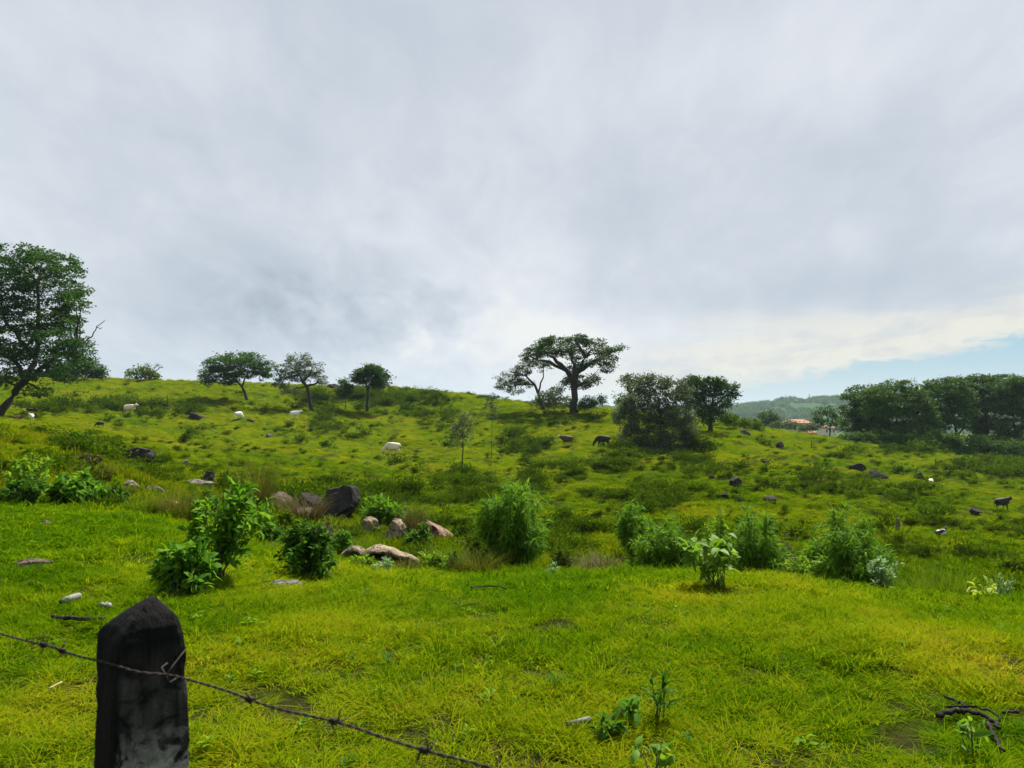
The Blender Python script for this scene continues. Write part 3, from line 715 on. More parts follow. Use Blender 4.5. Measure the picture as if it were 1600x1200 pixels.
for k, (px, py, rx, ry, d, lab) in enumerate([(1137, 653, 13, 9, 112, 'low green shrub under the dense tree at the crest'), (1158, 660, 11, 7, 118, 'low spiky shrub right of the dense tree on the crest'),
                                             (1180, 664, 9, 6, 124, 'lowest small shrub on the crest towards the distant gap')]):
    bush('shrub', lab, 'shrub', d, (px, py + ry), [(px, py, rx, ry), (px - rx * .6, py + 2, rx * .6, ry * .7), (px + rx * .6, py + 3, rx * .6, ry * .6)], 'weed_green', 0.3, 2.6, 60 + k)

# the dark grove on the right
GG = 'trees of the dark grove on the right'
def grove(label, d, trunks, blobs, seed, leaf=0.34): 
    return tree('tree', label, 'tree', d, trunks, blobs, 'grove_leaf', leaf, 2.7, 'bark', seed, 0.34, GG, 0.45, 0.0, 0.4, 2)
grove('leftmost grove tree with ragged low crown at the edge of the gap', 138, [[(1350, 692), (1346, 665), (1342, 640)], [(1348, 675), (1362, 650)]],
      [(1349, 611, 18, 8), (1335, 622, 18, 11), (1355, 630, 22, 12), (1330, 642, 16, 12), (1352, 650, 26, 13), (1332, 662, 16, 12), (1352, 674, 26, 13), (1368, 620, 14, 10), (1326, 610, 6, 3)], 71)
grove('broad domed grove tree bulging forward with crown down to the grass', 134, [[(1405, 700), (1402, 670), (1400, 640)], [(1403, 680), (1380, 655)], [(1403, 680), (1428, 655)]],
      [(1398, 604, 34, 10), (1376, 618, 30, 12), (1424, 616, 28, 12), (1398, 630, 44, 15), (1372, 646, 30, 15), (1432, 642, 28, 15), (1402, 655, 46, 15), (1446, 630, 16, 12), (1380, 674, 34, 14), (1424, 672, 32, 13), (1452, 655, 14, 12), (1400, 690, 46, 9), (1446, 680, 20, 12)], 73)
grove('grove tree with slim forked trunks showing under its high flat crown', 142, [[(1490, 700), (1494, 675), (1488, 645), (1482, 620)], [(1492, 690), (1506, 668), (1512, 640)], [(1491, 695), (1476, 672), (1468, 640)]],
      [(1462, 602, 26, 8), (1490, 600, 28, 8), (1472, 616, 30, 10), (1500, 618, 24, 11), (1480, 634, 32, 12), (1460, 648, 18, 10), (1510, 640, 16, 11), (1446, 612, 16, 8), (1474, 660, 24, 10), (1500, 650, 26, 12), (1482, 612, 36, 10), (1462, 676, 14, 10)], 79)
grove('tall flat crowned grove tree at the back of the dark grove', 152, [[(1540, 700), (1542, 660), (1536, 620)], [(1541, 670), (1560, 630)], [(1541, 670), (1518, 630)]],
      [(1508, 594, 26, 6), (1535, 592, 26, 7), (1562, 594, 28, 8), (1520, 604, 34, 8), (1556, 608, 34, 10), (1530, 622, 38, 11), (1560, 632, 28, 14), (1528, 644, 22, 12), (1545, 660, 20, 10), (1486, 594, 14, 4), (1548, 676, 30, 16), (1520, 664, 24, 14), (1538, 695, 26, 12)], 83)
grove('rightmost visible grove tree with crown cut by the picture edge', 146, [[(1584, 712), (1586, 675), (1582, 640)], [(1585, 685), (1604, 650)], [(1585, 690), (1566, 662)]],
      [(1588, 597, 30, 8), (1610, 602, 30, 12), (1584, 612, 36, 12), (1606, 630, 34, 16), (1572, 634, 24, 14), (1590, 652, 34, 15), (1568, 670, 14, 12), (1600, 680, 30, 16), (1580, 700, 30, 14)], 89)
grove('grove tree standing past the right edge of the view', 150, [[(1660, 716), (1662, 680), (1658, 630)]],
      [(1650, 598, 34, 10), (1680, 612, 34, 16), (1650, 634, 36, 20), (1690, 650, 30, 22), (1650, 672, 34, 20)], 97)
for k, (px, py, rx, ry, d, lab) in enumerate([(1375, 686, 30, 13, 128, 'undergrowth bush at the left foot of the grove'), (1425, 690, 32, 15, 129, 'undergrowth bush below the broad domed grove tree'),
         (1472, 688, 24, 15, 133, 'undergrowth bush between the domed and the slim forked grove trees'), (1526, 697, 30, 15, 135, 'tall dark undergrowth bush in front of the flat crowned grove tree'),
         (1578, 704, 32, 14, 135, 'undergrowth bush at the foot of the rightmost grove tree'), (1330, 684, 16, 6, 128, 'lowest undergrowth bush at the open end of the grove')]):
    bush('shrub', lab, 'shrub', d, (px, py + ry), [(px, py, rx, ry), (px - rx * .6, py + 2, rx * .55, ry * .8), (px + rx * .6, py + 1, rx * .55, ry * .8)], 'grove_leaf', 0.36, 2.8, 100 + k, 'undergrowth along the foot of the grove')
tree('tree', 'thin see through tree left of the dark grove', 'tree', 150, [[(1296, 684), (1297, 664), (1290, 645)], [(1297, 668), (1304, 648)], [(1297, 675), (1284, 660)]],
     [(1294, 640, 12, 6), (1282, 650, 12, 7), (1304, 650, 10, 8), (1276, 660, 9, 6), (1292, 662, 14, 6), (1308, 664, 8, 8)], 'grove_leaf', 0.36, 1.7, 'bark', 107, 0.16)
bush('tree', 'small round brownish tree in the gap before the far hills', 'tree', 260, (1200, 668), [(1200, 652, 14, 8), (1192, 658, 9, 6), (1210, 658, 10, 6)], 'weed_leaf', 0.6, 3.0, 109)
for k, (px, py, rx, ry, d, lab) in enumerate([(1170, 662, 18, 6, 200, 'pale green treetops below the round brownish tree at the left of the gap'), (1225, 664, 20, 6, 210, 'treetops in the gap left of the red roofed house'), (1262, 668, 14, 5, 215, 'treetops in the gap below the larger red roof')]):
    bush('tree', lab, 'tree', d, (px, py + ry), [(px, py, rx, ry), (px - rx * .6, py + 2, rx * .5, ry * .8), (px + rx * .6, py + 1, rx * .5, ry * .8)], 'pale_tree_leaf', 0.440, 2.6, 112 + k)

def slender(label, d, foot, top, blobs, seed, r0, mat='olive_leaf', cov=0.9):
    return tree('slender_tree', label, 'tree', d, [[foot, ((foot[0] + top[0]) / 2 + 1, (foot[1] + top[1]) / 2), top], [(top[0], (foot[1] + top[1] * 2) / 3), (top[0] - 12, top[1] + 12)], [(top[0], (foot[1] + top[1] * 2) / 3 - 5), (top[0] + 12, top[1] + 10)]],
                blobs, mat, 0.17, cov, 'bark', seed, r0, None, 0.6, 0.0, 0.3, 4)
slender('slender sapling with long bare trunk and thin see through crown on the middle slope', 62, (721, 750), (723, 650),
        [(722, 650, 12, 8), (712, 662, 12, 9), (735, 660, 12, 9), (722, 672, 16, 10), (712, 684, 9, 7), (732, 682, 8, 7), (720, 692, 8, 5)], 121, 0.07)
slender('thinnest sapling almost lost against the slope right of the taller sapling', 84, (768, 672), (768, 620), [(768, 622, 6, 6), (764, 634, 6, 5), (772, 640, 6, 5), (769, 650, 5, 5)], 123, 0.035, 'olive_leaf', 1.6)

# ================================================================== GULLY SHRUBS
shrub('willow_shrub', 'tall willowy shrub with drooping leaves standing alone at the meadow rim', 800, 15.5, 738, 108, 'willow_leaf', 'willow', 62, 95, 0.15, 0.022, 201, low=0.12, basew=0.25, droop=0.9)
shrub('willow_shrub', 'rounded bright willowy shrub behind the big leaved young plant on its left', 1034, 15.0, 806, 96, 'willow_leaf', 'willow', 46, 85, 0.13, 0.020, 202, low=0.1, droop=0.8)
shrub('willow_shrub', 'narrow shaggy shrub on the slope behind the rounded bright shrub', 992, 21, 770, 52, 'willow_leaf', 'willow', 26, 65, 0.15, 0.026, 203, low=0.2)
shrub('leafy_shrub', 'tall loose pale green shrub behind the big leaved young plant', 1112, 18.5, 776, 56, 'bright_leaf', 'broad', 18, 55, 0.11, 0.035, 204, low=0.4)
shrub('willow_shrub', 'broad dark based willowy shrub right of the big leaved young plant', 1180, 16, 788, 84, 'willow_leaf', 'willow', 46, 85, 0.14, 0.021, 205, low=0.12)
shrub('willow_shrub', 'largest rounded willowy shrub at the right end of the meadow rim', 1322, 14.5, 790, 122, 'willow_leaf', 'willow', 74, 95, 0.14, 0.020, 206, low=0.08, basew=0.3, droop=0.7)
shrub('silver_plant', 'pale silvery leaved plant at the right foot of the largest willowy shrub', 1378, 11.8, 869, 66, 'silver_leaf', 'upright', 13, 26, 0.10, 0.028, 207, low=0.5, droop=0.1)
shrub('leafy_shrub', 'small light green shrub just left of the largest willowy shrub', 1254, 12.2, 866, 54, 'bright_leaf', 'broad', 12, 30, 0.085, 0.030, 208, low=0.4)
shrub('young_plant', 'young plant with big pale green oval leaves standing in the meadow', 1116, 9.6, 828, 88, 'lime_leaf', 'broad', 13, 13, 0.165, 0.085, 209, low=0.55, droop=0.6, cat='plant', basew=0.3)
shrub('young_plant', 'small lime yellow plant with few wide leaves at the far right of the meadow', 1542, 11.3, 908, 40, 'yellow_leaf', 'broad', 6, 5, 0.15, 0.08, 210, low=0.6, cat='plant')
shrub('leafy_shrub', 'broad leaved shrub low behind the wooden fence post', 288, 7.6, 826, 104, 'broad_leaf', 'broad', 26, 32, 0.105, 0.050, 211, low=0.15, basew=0.5)
shrub('leafy_shrub', 'tall leaning broad leaved shrub with bare stems behind the lower broad leaved one', 336, 8.6, 742, 138, 'broad_leaf', 'broad', 28, 36, 0.105, 0.049, 212, low=0.45, lean=0.26, basew=0.25)
shrub('leafy_shrub', 'dense dark glossy shrub beside the flat grey stone', 478, 9.8, 808, 104, 'deep_leaf', 'broad', 44, 52, 0.09, 0.034, 213, low=0.1, basew=0.5)
shrub('leafy_shrub', 'feathery bright green bush between the dark boulder and the pale boulders', 598, 23, 768, 66, 'willow_leaf', 'upright', 40, 50, 0.22, 0.045, 214, low=0.2, basew=0.6)
shrub('leafy_shrub', 'dark low bush left of the reddish rock slab', 655, 20, 816, 50, 'deep_leaf', 'broad', 26, 45, 0.12, 0.05, 215, low=0.2, basew=0.6)
shrub('leafy_shrub', 'yellow topped shrub with dark stem on the far left bank', 46, 16.5, 698, 70, 'bright_leaf', 'broad', 26, 60, 0.11, 0.04, 216, low=0.45)
shrub('leafy_shrub', 'dark green shrub at the foot of the yellow topped shrub on the far left', 36, 15.6, 742, 74, 'deep_leaf', 'broad', 30, 50, 0.11, 0.045, 217, low=0.2, basew=0.6)
shrub('leafy_shrub', 'spreading large leaved shrub on the bank right of the yellow topped shrub', 120, 17, 736, 84, 'broad_leaf', 'broad', 28, 34, 0.18, 0.09, 218, low=0.25, basew=0.6)
shrub('leafy_shrub', 'small round bush on top of the left bank near the black boulder', 128, 30, 668, 32, 'deep_leaf', 'broad', 24, 50, 0.17, 0.07, 219, low=0.2, basew=0.5)
shrub('leafy_shrub', 'low shrub touching the left end of the black boulder', 184, 43, 694, 36, 'weed_green', 'broad', 20, 40, 0.2, 0.09, 220, low=0.3, basew=0.7)
shrub('leafy_shrub', 'leafy weed at the left end of the long flat slab', 563, 12.8, 870, 40, 'bright_leaf', 'broad', 14, 24, 0.10, 0.034, 221, low=0.3, basew=0.6)
shrub('silver_plant', 'pale star shaped weed in front of the long flat slab', 603, 12.0, 874, 30, 'silver_leaf', 'upright', 7, 12, 0.12, 0.026, 222, low=0.5)
shrub('leafy_shrub', 'fresh green weed patch right of the long flat slab', 676, 14.5, 862, 56, 'bright_leaf', 'upright', 22, 30, 0.12, 0.03, 223, low=0.3, basew=0.7)
shrub('silver_plant', 'tiny pale weed in the grass right of the tall willowy shrub', 862, 11.5, 882, 16, 'silver_leaf', 'upright', 5, 9, 0.08, 0.02, 224, low=0.5)
shrub('leafy_shrub', 'grey green weed at the far right end of the meadow rim', 1568, 12.2, 897, 40, 'silver_leaf', 'upright', 10, 18, 0.08, 0.022, 225, low=0.4)
shrub('leafy_shrub', 'dark green thicket on the slope at the far right edge', 1590, 24, 868, 60, 'weed_green', 'broad', 30, 40, 0.16, 0.07, 226, low=0.3, basew=0.7)
shrub('willow_shrub', 'low dark shrub in the hollow behind the rounded bright shrub', 1062, 18, 828, 46, 'deep_leaf', 'willow', 22, 50, 0.14, 0.03, 227, low=0.2, basew=0.5)
shrub('leafy_shrub', 'dry brownish shrub between the two willowy shrubs right of the big leaved plant', 1234, 17, 824, 40, 'weed_brown', 'upright', 24, 40, 0.12, 0.02, 228, low=0.2, basew=0.6, stem='brown_stem')
# foreground weeds
shrub('tall_weed', 'tall thin weed with narrow leaves in the near grass', 1028, 4.3, 1056, 46, 'deep_leaf', 'upright', 4, 15, 0.085, 0.017, 231, low=0.6, cat='plant', basew=0.35)
shrub('broad_leaf_weed', 'fresh weed with oval leaves at the bottom edge below the tall thin weed', 1022, 3.62, 1150, 72, 'lime_leaf', 'broad', 5, 6, 0.075, 0.040, 232, low=0.5, cat='plant')
shrub('broad_leaf_weed', 'broad leaved weed left of the tall thin weed', 984, 4.3, 1098, 44, 'broad_leaf', 'broad', 5, 6, 0.09, 0.045, 233, low=0.6, cat='plant')
shrub('broad_leaf_weed', 'light green weed growing over the charred branch', 1520, 3.85, 1120, 40, 'lime_leaf', 'broad', 4, 6, 0.075, 0.034, 234, low=0.5, cat='plant')
shrub('broad_leaf_weed', 'wilted dark weed beside the grey pipe', 948, 4.1, 1126, 34, 'deep_leaf', 'willow', 6, 8, 0.07, 0.022, 235, low=0.4, cat='plant')

TG = 'tall grass clumps along the gully'
for a in [('tall seeding grass clump with brown base above the broad leaved shrub', 402, 24, 706, 62, 'tussock', 420, 301, 0.012, 0.5), ('brown grass clump hanging over the left bank', 186, 20, 752, 60, 'tussock', 380, 302, 0.010, 1.0),
          ('wide brown grass clump behind the reddish rounded rock', 282, 17.5, 752, 84, 'tussock', 520, 303, 0.010, 1.0), ('olive grass clump left of the reddish rounded rock', 224, 17, 772, 50, 'tussock_green', 300, 304, 0.010, 1.0),
          ('reddish tall grass right of the feathery bush', 650, 22, 778, 46, 'tussock_red', 320, 305, 0.010, 0.5), ('dry grass clump around the dark boulder with red base', 478, 22.5, 764, 84, 'tussock_red', 520, 306, 0.011, 0.8),
          ('dark grass clump at the right end of the long flat slab', 632, 13.5, 868, 48, 'tussock', 340, 307, 0.008, 1.1), ('wide dark grass clump left of the tall willowy shrub', 742, 14, 850, 96, 'tussock', 620, 308, 0.008, 1.0),
          ('brown grass clump alone in the hollow right of the tall willowy shrub', 938, 15.5, 856, 62, 'tussock_red', 420, 309, 0.009, 1.1), ('tall yellow green grass at the right end of the meadow rim', 1480, 13, 878, 100, 'tussock_green', 620, 310, 0.009, 0.8),
          ('grass clump beside the silvery plant on its right', 1424, 12.6, 892, 46, 'tussock_green', 320, 311, 0.008, 0.9), ('green grass clump below the reddish rock slab', 704, 16, 842, 60, 'tussock_green', 420, 312, 0.010, 0.9),
          ('grassy clump on the left bank above the spreading large leaved shrub', 150, 22, 716, 70, 'tussock', 420, 313, 0.011, 1.0), ('yellowish grass clump below the black boulder', 250, 33, 722, 50, 'tussock_green', 280, 314, 0.014, 0.9),
          ('dark meadow tuft near the big leaved young plant on its left', 988, 9.4, 916, 84, 'tussock_green', 520, 315, 0.006, 1.2), ('dark meadow tuft right of the big leaved young plant', 1226, 9.3, 920, 66, 'tussock_green', 460, 316, 0.006, 1.2),
          ('straw coloured tuft at the foot of the big leaved young plant', 1150, 9.2, 914, 52, 'tussock', 320, 317, 0.006, 1.0), ('shaggy tuft in the meadow in front of the flat grey stone', 545, 8.2, 930, 50, 'tussock_green', 360, 318, 0.006, 1.2),
          ('brown grass clump below the dark boulder with red base', 520, 19, 806, 54, 'tussock', 300, 319, 0.009, 1.0), ('olive grass clump right of the tall seeding grass', 440, 24, 762, 44, 'tussock', 260, 320, 0.012, 0.8),
          ('green grass clump behind the long flat slab', 560, 17.5, 832, 80, 'tussock_green', 480, 321, 0.009, 1.0), ('olive clump under the tall leaning broad leaved shrub', 430, 13, 842, 60, 'tussock_green', 400, 322, 0.008, 1.0)]:
    tussock(*a, group=TG)

for a in [('low dark bramble on the bank right of the spreading large leaved shrub', 168, 18, 752, 60, 'deep_leaf', 34, 40, .09, .04, 401), ('tangled bush behind the reddish rounded rock on its right', 318, 19, 756, 62, 'deep_leaf', 34, 42, .10, .042, 402),
          ('olive thicket behind the top of the tall leaning shrub', 372, 21, 742, 60, 'weed_green', 34, 46, .11, .04, 403), ('dark thicket left of the dense dark glossy shrub', 424, 15, 806, 50, 'deep_leaf', 30, 44, .08, .034, 404),
          ('dusky bush in front of the pinkish rock', 452, 18, 792, 56, 'weed_green', 34, 46, .09, .034, 405), ('brownish brush at the foot of the tall dark boulder', 505, 17, 806, 54, 'weed_brown', 32, 46, .09, .028, 406),
          ('leafy thicket between the dense dark shrub and the cream boulder', 536, 15.5, 824, 46, 'broad_leaf', 28, 40, .08, .034, 407), ('green thicket behind the brown and cream boulder', 632, 24, 786, 56, 'weed_green', 30, 46, .12, .044, 408),
          ('dark brush right of the small pale stone in the gully', 744, 17, 832, 56, 'weed_leaf', 34, 48, .09, .03, 409), ('low leafy brush between the long slab and the tall willowy shrub', 716, 14.2, 858, 50, 'deep_leaf', 28, 40, .075, .03, 410),
          ('low dark brush right of the tall willowy shrub', 876, 16.5, 852, 54, 'weed_leaf', 30, 46, .09, .03, 411), ('scrubby bush on the bank crest right of the small round bush', 168, 29, 688, 40, 'weed_green', 26, 40, .14, .05, 412),
          ('brown brush on the left bank below the small round bush', 140, 24, 704, 60, 'weed_brown', 34, 46, .11, .034, 413), ('dark bush at the far left edge of the bank', 8, 20, 712, 70, 'weed_leaf', 36, 48, .10, .036, 414)]:
    shrub('gully_bush', a[0], a[1], a[2], a[3], a[4], a[5], 'broad', a[6], a[7], a[8], a[9], a[10], low=0.2, basew=0.7, stem='brown_stem', group='brush along the gully and bank')
# ================================================================== ROCKS
rock('large smooth black boulder lying on the left field', 216, 711, 54, 31, 44, 'rock_dark', 1, 0.8, 0.2, 0.18, 0.35, 0.2, 0.15)
rock('dark round boulder on the bare path behind the gully', 325, 746, 26, 24, 30, 'rock_dark', 2, 0.9)
rock('reddish rounded rock at the edge of the left meadow', 265, 794, 38, 26, 13.6, 'rock_red', 3, 0.8, 0.3, 0.25, 0.4)
rock('small pale rock touching the reddish rounded rock', 240, 794, 16, 13, 13.8, 'rock_pale', 4, 0.8, 0.1, -0.3)
rock('pinkish rock half hidden by dry grass', 440, 784, 42, 34, 24, 'rock_brown', 5)
rock('tall dark boulder with red base, biggest in the gully', 528, 786, 60, 58, 22, 'rock_dark', 26, 0.8, 0.3, 0.15, 0.5)
rock('red faced stone under the tall dark boulder', 531, 807, 24, 18, 21, 'rock_red', 16, 0.8, bury=0.6)
rock('cream coloured angular boulder below the feathery bush', 574, 824, 36, 34, 19, 'rock_pale', 7, 0.8, 0.5, 0.1, 0.25, 0, 0.45)
rock('brown and cream boulder right of the cream angular one', 614, 832, 32, 38, 18.5, 'rock_pale', 18, 0.8, 0.2, 0.25, 0.2)
rock('slab_1', 0, 0, 1, 1, 10, 'rock_pale', 9) if False else None
def slab():
    d = 14.2; from mathutils import noise as mn
    edge = [(524, 874), (530, 861), (538, 854.5), (550, 852.5), (558, 855), (563, 860), (570, 856), (580, 852.5), (596, 852), (612, 854.5), (628, 860.5), (640, 867), (652, 876)]
    n = 90; px = np.linspace(edge[0][0], edge[-1][0], n); py = np.interp(px, [e[0] for e in edge], [e[1] for e in edge])
    # section from under the lip, over it and back along the top (metres: depth, height)
    sec = [(0.9, -0.42), (0.70, -0.36), (0.46, -0.20), (0.24, -0.13), (0.07, -0.085), (0.0, -0.045), (0.03, -0.008), (0.12, 0.012), (0.28, 0.018), (0.42, 0.0), (0.60, -0.06), (0.85, -0.20), (1.0, -0.42)]
    V = []; m = len(sec); o = P(587, 866, d)
    for i in range(n):
        c = P(px[i], py[i] + 7, d); t = i / (n - 1); sc_ = 0.35 + 0.65 * math.sin(math.pi * min(1, max(0, t * 0.94 + 0.03))) ** 0.5
        for (yy, zz) in sec:
            p = Vector((c[0], d + yy * sc_ + 0.25 * abs(t - .5), c[2] + zz * (0.6 + 0.4 * sc_)))
            p += Vector((0, 1, 1)) * (0.05 * mn.noise(p * 2.2) + 0.02 * mn.noise(p * 7)); p.z += 0.012 * mn.noise(p * 18)
            V.append(p - Vector(o))
    Fc = [(i * m + j, (i + 1) * m + j, (i + 1) * m + j + 1, i * m + j + 1) for i in range(n - 1) for j in range(m - 1)] + [tuple(range(m)), tuple((n - 1) * m + j for j in range(m))[::-1]] + [(i * m, i * m + m - 1, (i + 1) * m + m - 1, (i + 1) * m) for i in range(n - 1)]
    b = MB(); b.add([tuple(v) for v in V], Fc); ob = b.build('rock_slab', M['rock_pale']); ob.location = o
    tag(ob, 'long flat arched tan rock slab with dark underside', 'rock')
slab()
rock('reddish sloping rock slab at the right end of the gully rocks', 682, 830, 62, 34, 19, 'rock_red', 10, 0.9, 0.2, 0.45, 0.4, 0.45)
rock('small pale stone right of the reddish sloping slab', 722, 848, 26, 12, 17.5, 'rock_pale', 11, 0.8, 0.2, 0.4, 0.4)
rock('flat brownish stone on the left bank above the reddish rounded rock', 240, 766, 36, 18, 20, 'rock_brown', 31, 0.9, bury=0.05)
rock('grey flat stone on the bare path right of the left bank', 312, 756, 44, 18, 27, 'rock_grey', 32, 0.9, bury=0.1)
rock('dark angular stone between the pinkish rock and the tall dark boulder', 488, 786, 40, 40, 23, 'rock_dark', 33, 0.9, 0.4, bury=0.3)
rock('broad tan stone low in the gully below the pinkish rock', 470, 806, 44, 26, 19, 'rock_brown', 34, 0.9, bury=0.05)
rock('small cream stone between the cream angular and brown boulders', 594, 828, 12, 14, 18.8, 'rock_pale', 35, 0.9, bury=0.3)
rock('brown lichened boulder behind the dark thicket left of the pinkish rock', 404, 786, 44, 32, 23, 'rock_grey', 36, 0.9, bury=0.05)
rock('grey stone on the bank left of the pale flat one', 206, 760, 32, 18, 21, 'rock_grey', 37, 0.9, bury=0.05)
rock('flat grey stone sunk in grass by the dense dark shrub', 450, 911, 54, 12, 8.4, 'rock_grey', 12, 0.9, 0.1, 0.08, 0.6, 0.4)
rock('flat brown rock sunk in the left meadow', 50, 879, 60, 17, 9.0, 'rock_brown', 13, 0.8, 0.1, 0.03, 0.7, 0.4)
rock('small brown stone in the upper left meadow', 70, 817, 22, 8, 12.5, 'rock_brown', 14, 0.8, bury=0.5)
rock('small orange stone at the left picture edge', 1, 908, 10, 9, 7.8, 'rock_red', 15, 0.9, bury=0.4)
rock('dark jagged outcrop on the right slope, upper of two', 1336, 729, 32, 13, 72, 'rock_dark', 21, 0.8, bury=0.4)
rock('dark jagged outcrop on the right slope, lower of two', 1368, 742, 38, 19, 66, 'rock_dark', 22, 0.8, bury=0.4)
rock('pale upright stone on the right slope beside dark scrub', 1402, 818, 10, 22, 38, 'rock_grey', 23, 0.6, 0.3, 0.15)
rock('dark rock low on the right slope', 1524, 798, 18, 12, 46, 'rock_dark', 24, 0.8)
rock('dark brown rock near the resting brown cow', 50, 640, 16, 7, 112, 'rock_dark', 25, 0.8)
for k, (px, py, w, h, lab) in enumerate([(1148, 752, 22, 13, 'dark earth lump on the slope right of the huge bushy tree'), (1112, 747, 10, 9, 'small dark earth lump beside the larger lump right of the huge bushy tree'), (1132, 774, 12, 9, 'dark lump above the tall loose pale shrub'),
        (1158, 781, 14, 9, 'dark lump above the broad dark based shrub'), (1193, 720, 18, 9, 'dark lump left of the two jagged outcrops'), (1200, 780, 24, 10, 'brown lump on the slope above the small light green shrub'), (1164, 676, 22, 9, 'dark lump near the crest right of the huge bushy tree'),
        (1218, 694, 12, 8, 'dark lump high on the right slope below the gap'), (1435, 741, 12, 8, 'brown lump left of the cream cow on the right slope'), (1480, 738, 10, 7, 'grey lump above the cream cow on the right slope'),
        (420, 680, 12, 7, 'pale brown stone on the middle field'), (408, 681, 8, 4, 'whitish stone left of the pale brown stone on the middle field'), (390, 658, 16, 7, 'dark mound right of the white cow seen from behind'), (522, 604, 18, 8, 'brown mound near the ragged shrub on the skyline'),
        (306, 650, 18, 14, 'dark mound right of the cream cow by the hedge'), (575, 723, 12, 5, 'small grey stone below the cream cow on the middle slope'), (290, 722, 12, 7, 'grey stone right of the black boulder')]):
    g = ground_at(px, py + h * 0.4); rock(lab, px, py, w, h, float(g[1][0]), ['rock_dark', 'rock_brown', 'rock_grey'][(k * 7 + 1) % 3 if 'pale' in lab or 'grey' in lab or 'whitish' in lab else 0], 40 + k, 0.9, bury=0.5)

# ================================================================== CATTLE
def cow_mesh(pose):
    nodes = []; edges = []; rad = []
    def nd(p, r_, prev=None):
        nodes.append(p); rad.append(r_)
        if prev is not None: edges.append((prev, len(nodes) - 1))
        return len(nodes) - 1
    dz = -0.72 if pose == 'lying' else 0.0
    hip = nd((-0.52, 0, 1.06 + dz), (0.36, 0.42)); rump = nd((-0.86, 0, 1.10 + dz), (0.28, 0.32), hip); belly = nd((-0.05, 0, 1.00 + dz), (0.42, 0.48), hip); sh = nd((0.46, 0, 1.06 + dz), (0.35, 0.46), belly)
    hump = nd((0.50, 0, 1.46 + dz), (0.08, 0.09), sh)
    if pose == 'grazing':
        n1 = nd((0.80, 0, 1.00), (0.18, 0.26), sh); n2 = nd((1.04, 0.02, 0.66), (0.14, 0.19), n1); h = nd((1.17, 0.03, 0.40), (0.13, 0.16), n2); mz = nd((1.24, 0.03, 0.10), (0.08, 0.09), h)
        ear = [(1.05, 0.30, 0.44), (1.05, -0.26, 0.44)]; horn = [(1.02, 0.12, 0.58), (1.02, -0.08, 0.58)]
    elif pose == 'lying':
        n1 = nd((0.80, 0, 0.55), (0.14, 0.19), sh); n2 = nd((0.98, 0.05, 0.82), (0.10, 0.13), n1); h = nd((1.16, 0.08, 0.90), (0.10, 0.12), n2); mz = nd((1.44, 0.10, 0.76), (0.06, 0.07), h)
        ear = [(1.08, 0.36, 0.90), (1.08, -0.22, 0.90)]; horn = [(1.08, 0.2, 1.1), (1.08, -0.05, 1.1)]
    else:
        n1 = nd((0.78, 0, 1.20), (0.20, 0.27), sh); n2 = nd((1.00, 0, 1.34), (0.15, 0.20), n1); h = nd((1.18, 0, 1.42), (0.14, 0.16), n2); mz = nd((1.48, 0, 1.24), (0.085, 0.09), h)
        ear = [(1.08, 0.28, 1.44), (1.08, -0.28, 1.44)]; horn = [(1.08, 0.12, 1.66), (1.08, -0.12, 1.66)]
    for e in ear: nd(e, (0.02, 0.055), h)
    for e in horn: nd(e, (0.018, 0.018), h)
    for s in (-1, 1):
        if pose == 'lying':
            k = nd((-0.55, 0.30 * s, 0.22), (0.14, 0.14), hip); k2 = nd((-0.15, 0.42 * s, 0.10), (0.07, 0.07), k); nd((-0.50, 0.48 * s, 0.05), (0.045, 0.045), k2)
            k = nd((0.52, 0.24 * s, 0.18), (0.10, 0.10), sh); k2 = nd((0.86, 0.26 * s, 0.08), (0.06, 0.06), k); nd((0.62, 0.30 * s, 0.04), (0.045, 0.045), k2)
        else:
            st = 0.10 * s
            t = nd((-0.58 + st * .4, 0.19 * s, 0.78), (0.11, 0.17), hip); st2 = nd((-0.62 + st, 0.20 * s, 0.60), (0.075, 0.10), t); hk = nd((-0.76 + st, 0.20 * s, 0.44), (0.05, 0.065), st2); fl = nd((-0.72 + st, 0.20 * s, 0.10), (0.04, 0.045), hk); nd((-0.66 + st, 0.20 * s, 0.0), (0.05, 0.05), fl)
            t = nd((0.46 - st * .3, 0.17 * s, 0.72), (0.09, 0.13), sh); kn = nd((0.46 - st, 0.17 * s, 0.40), (0.055, 0.06), t); fl = nd((0.45 - st, 0.17 * s, 0.09), (0.038, 0.04), kn); nd((0.50 - st, 0.17 * s, 0.0), (0.048, 0.05), fl)
    t = nd((-1.02, 0, 1.10 + dz), (0.04, 0.04), rump); t2 = nd((-1.08, 0.02, 0.80 + dz * .8), (0.025, 0.025), t); t3 = nd((-1.07, 0.04, 0.55 + dz * .6), (0.04, 0.04), t2); nd((-1.06, 0.04, 0.40 + dz * .45), (0.015, 0.015), t3)
    if pose != 'lying':
        nd((0.78, 0, 0.80) if pose != 'grazing' else (0.86, 0, 0.66), (0.02, 0.05), n1)   # dewlap
    me = bpy.data.meshes.new('cow_cage'); me.from_pydata([Vector(n) for n in nodes], edges, [])
    o = bpy.data.objects.new('cow_cage', me); C.objects.link(o)
    o.modifiers.new('skin', 'SKIN')
    for k, sv in enumerate(me.skin_vertices[0].data): sv.radius = rad[k]; sv.use_root = (k == 0)
    ss = o.modifiers.new('smooth', 'SUBSURF'); ss.levels = 2; ss.render_levels = 2
    dg = bpy.context.evaluated_depsgraph_get(); ev = o.evaluated_get(dg)
    out = bpy.data.meshes.new_from_object(ev); bpy.data.objects.remove(o); bpy.data.meshes.remove(me)
    out.polygons.foreach_set('use_smooth', np.ones(len(out.polygons), bool)); out.name = 'cow_' + pose
    out.materials.clear(); return out
COWS = {p: cow_mesh(p) for p in ('grazing', 'standing', 'lying')}
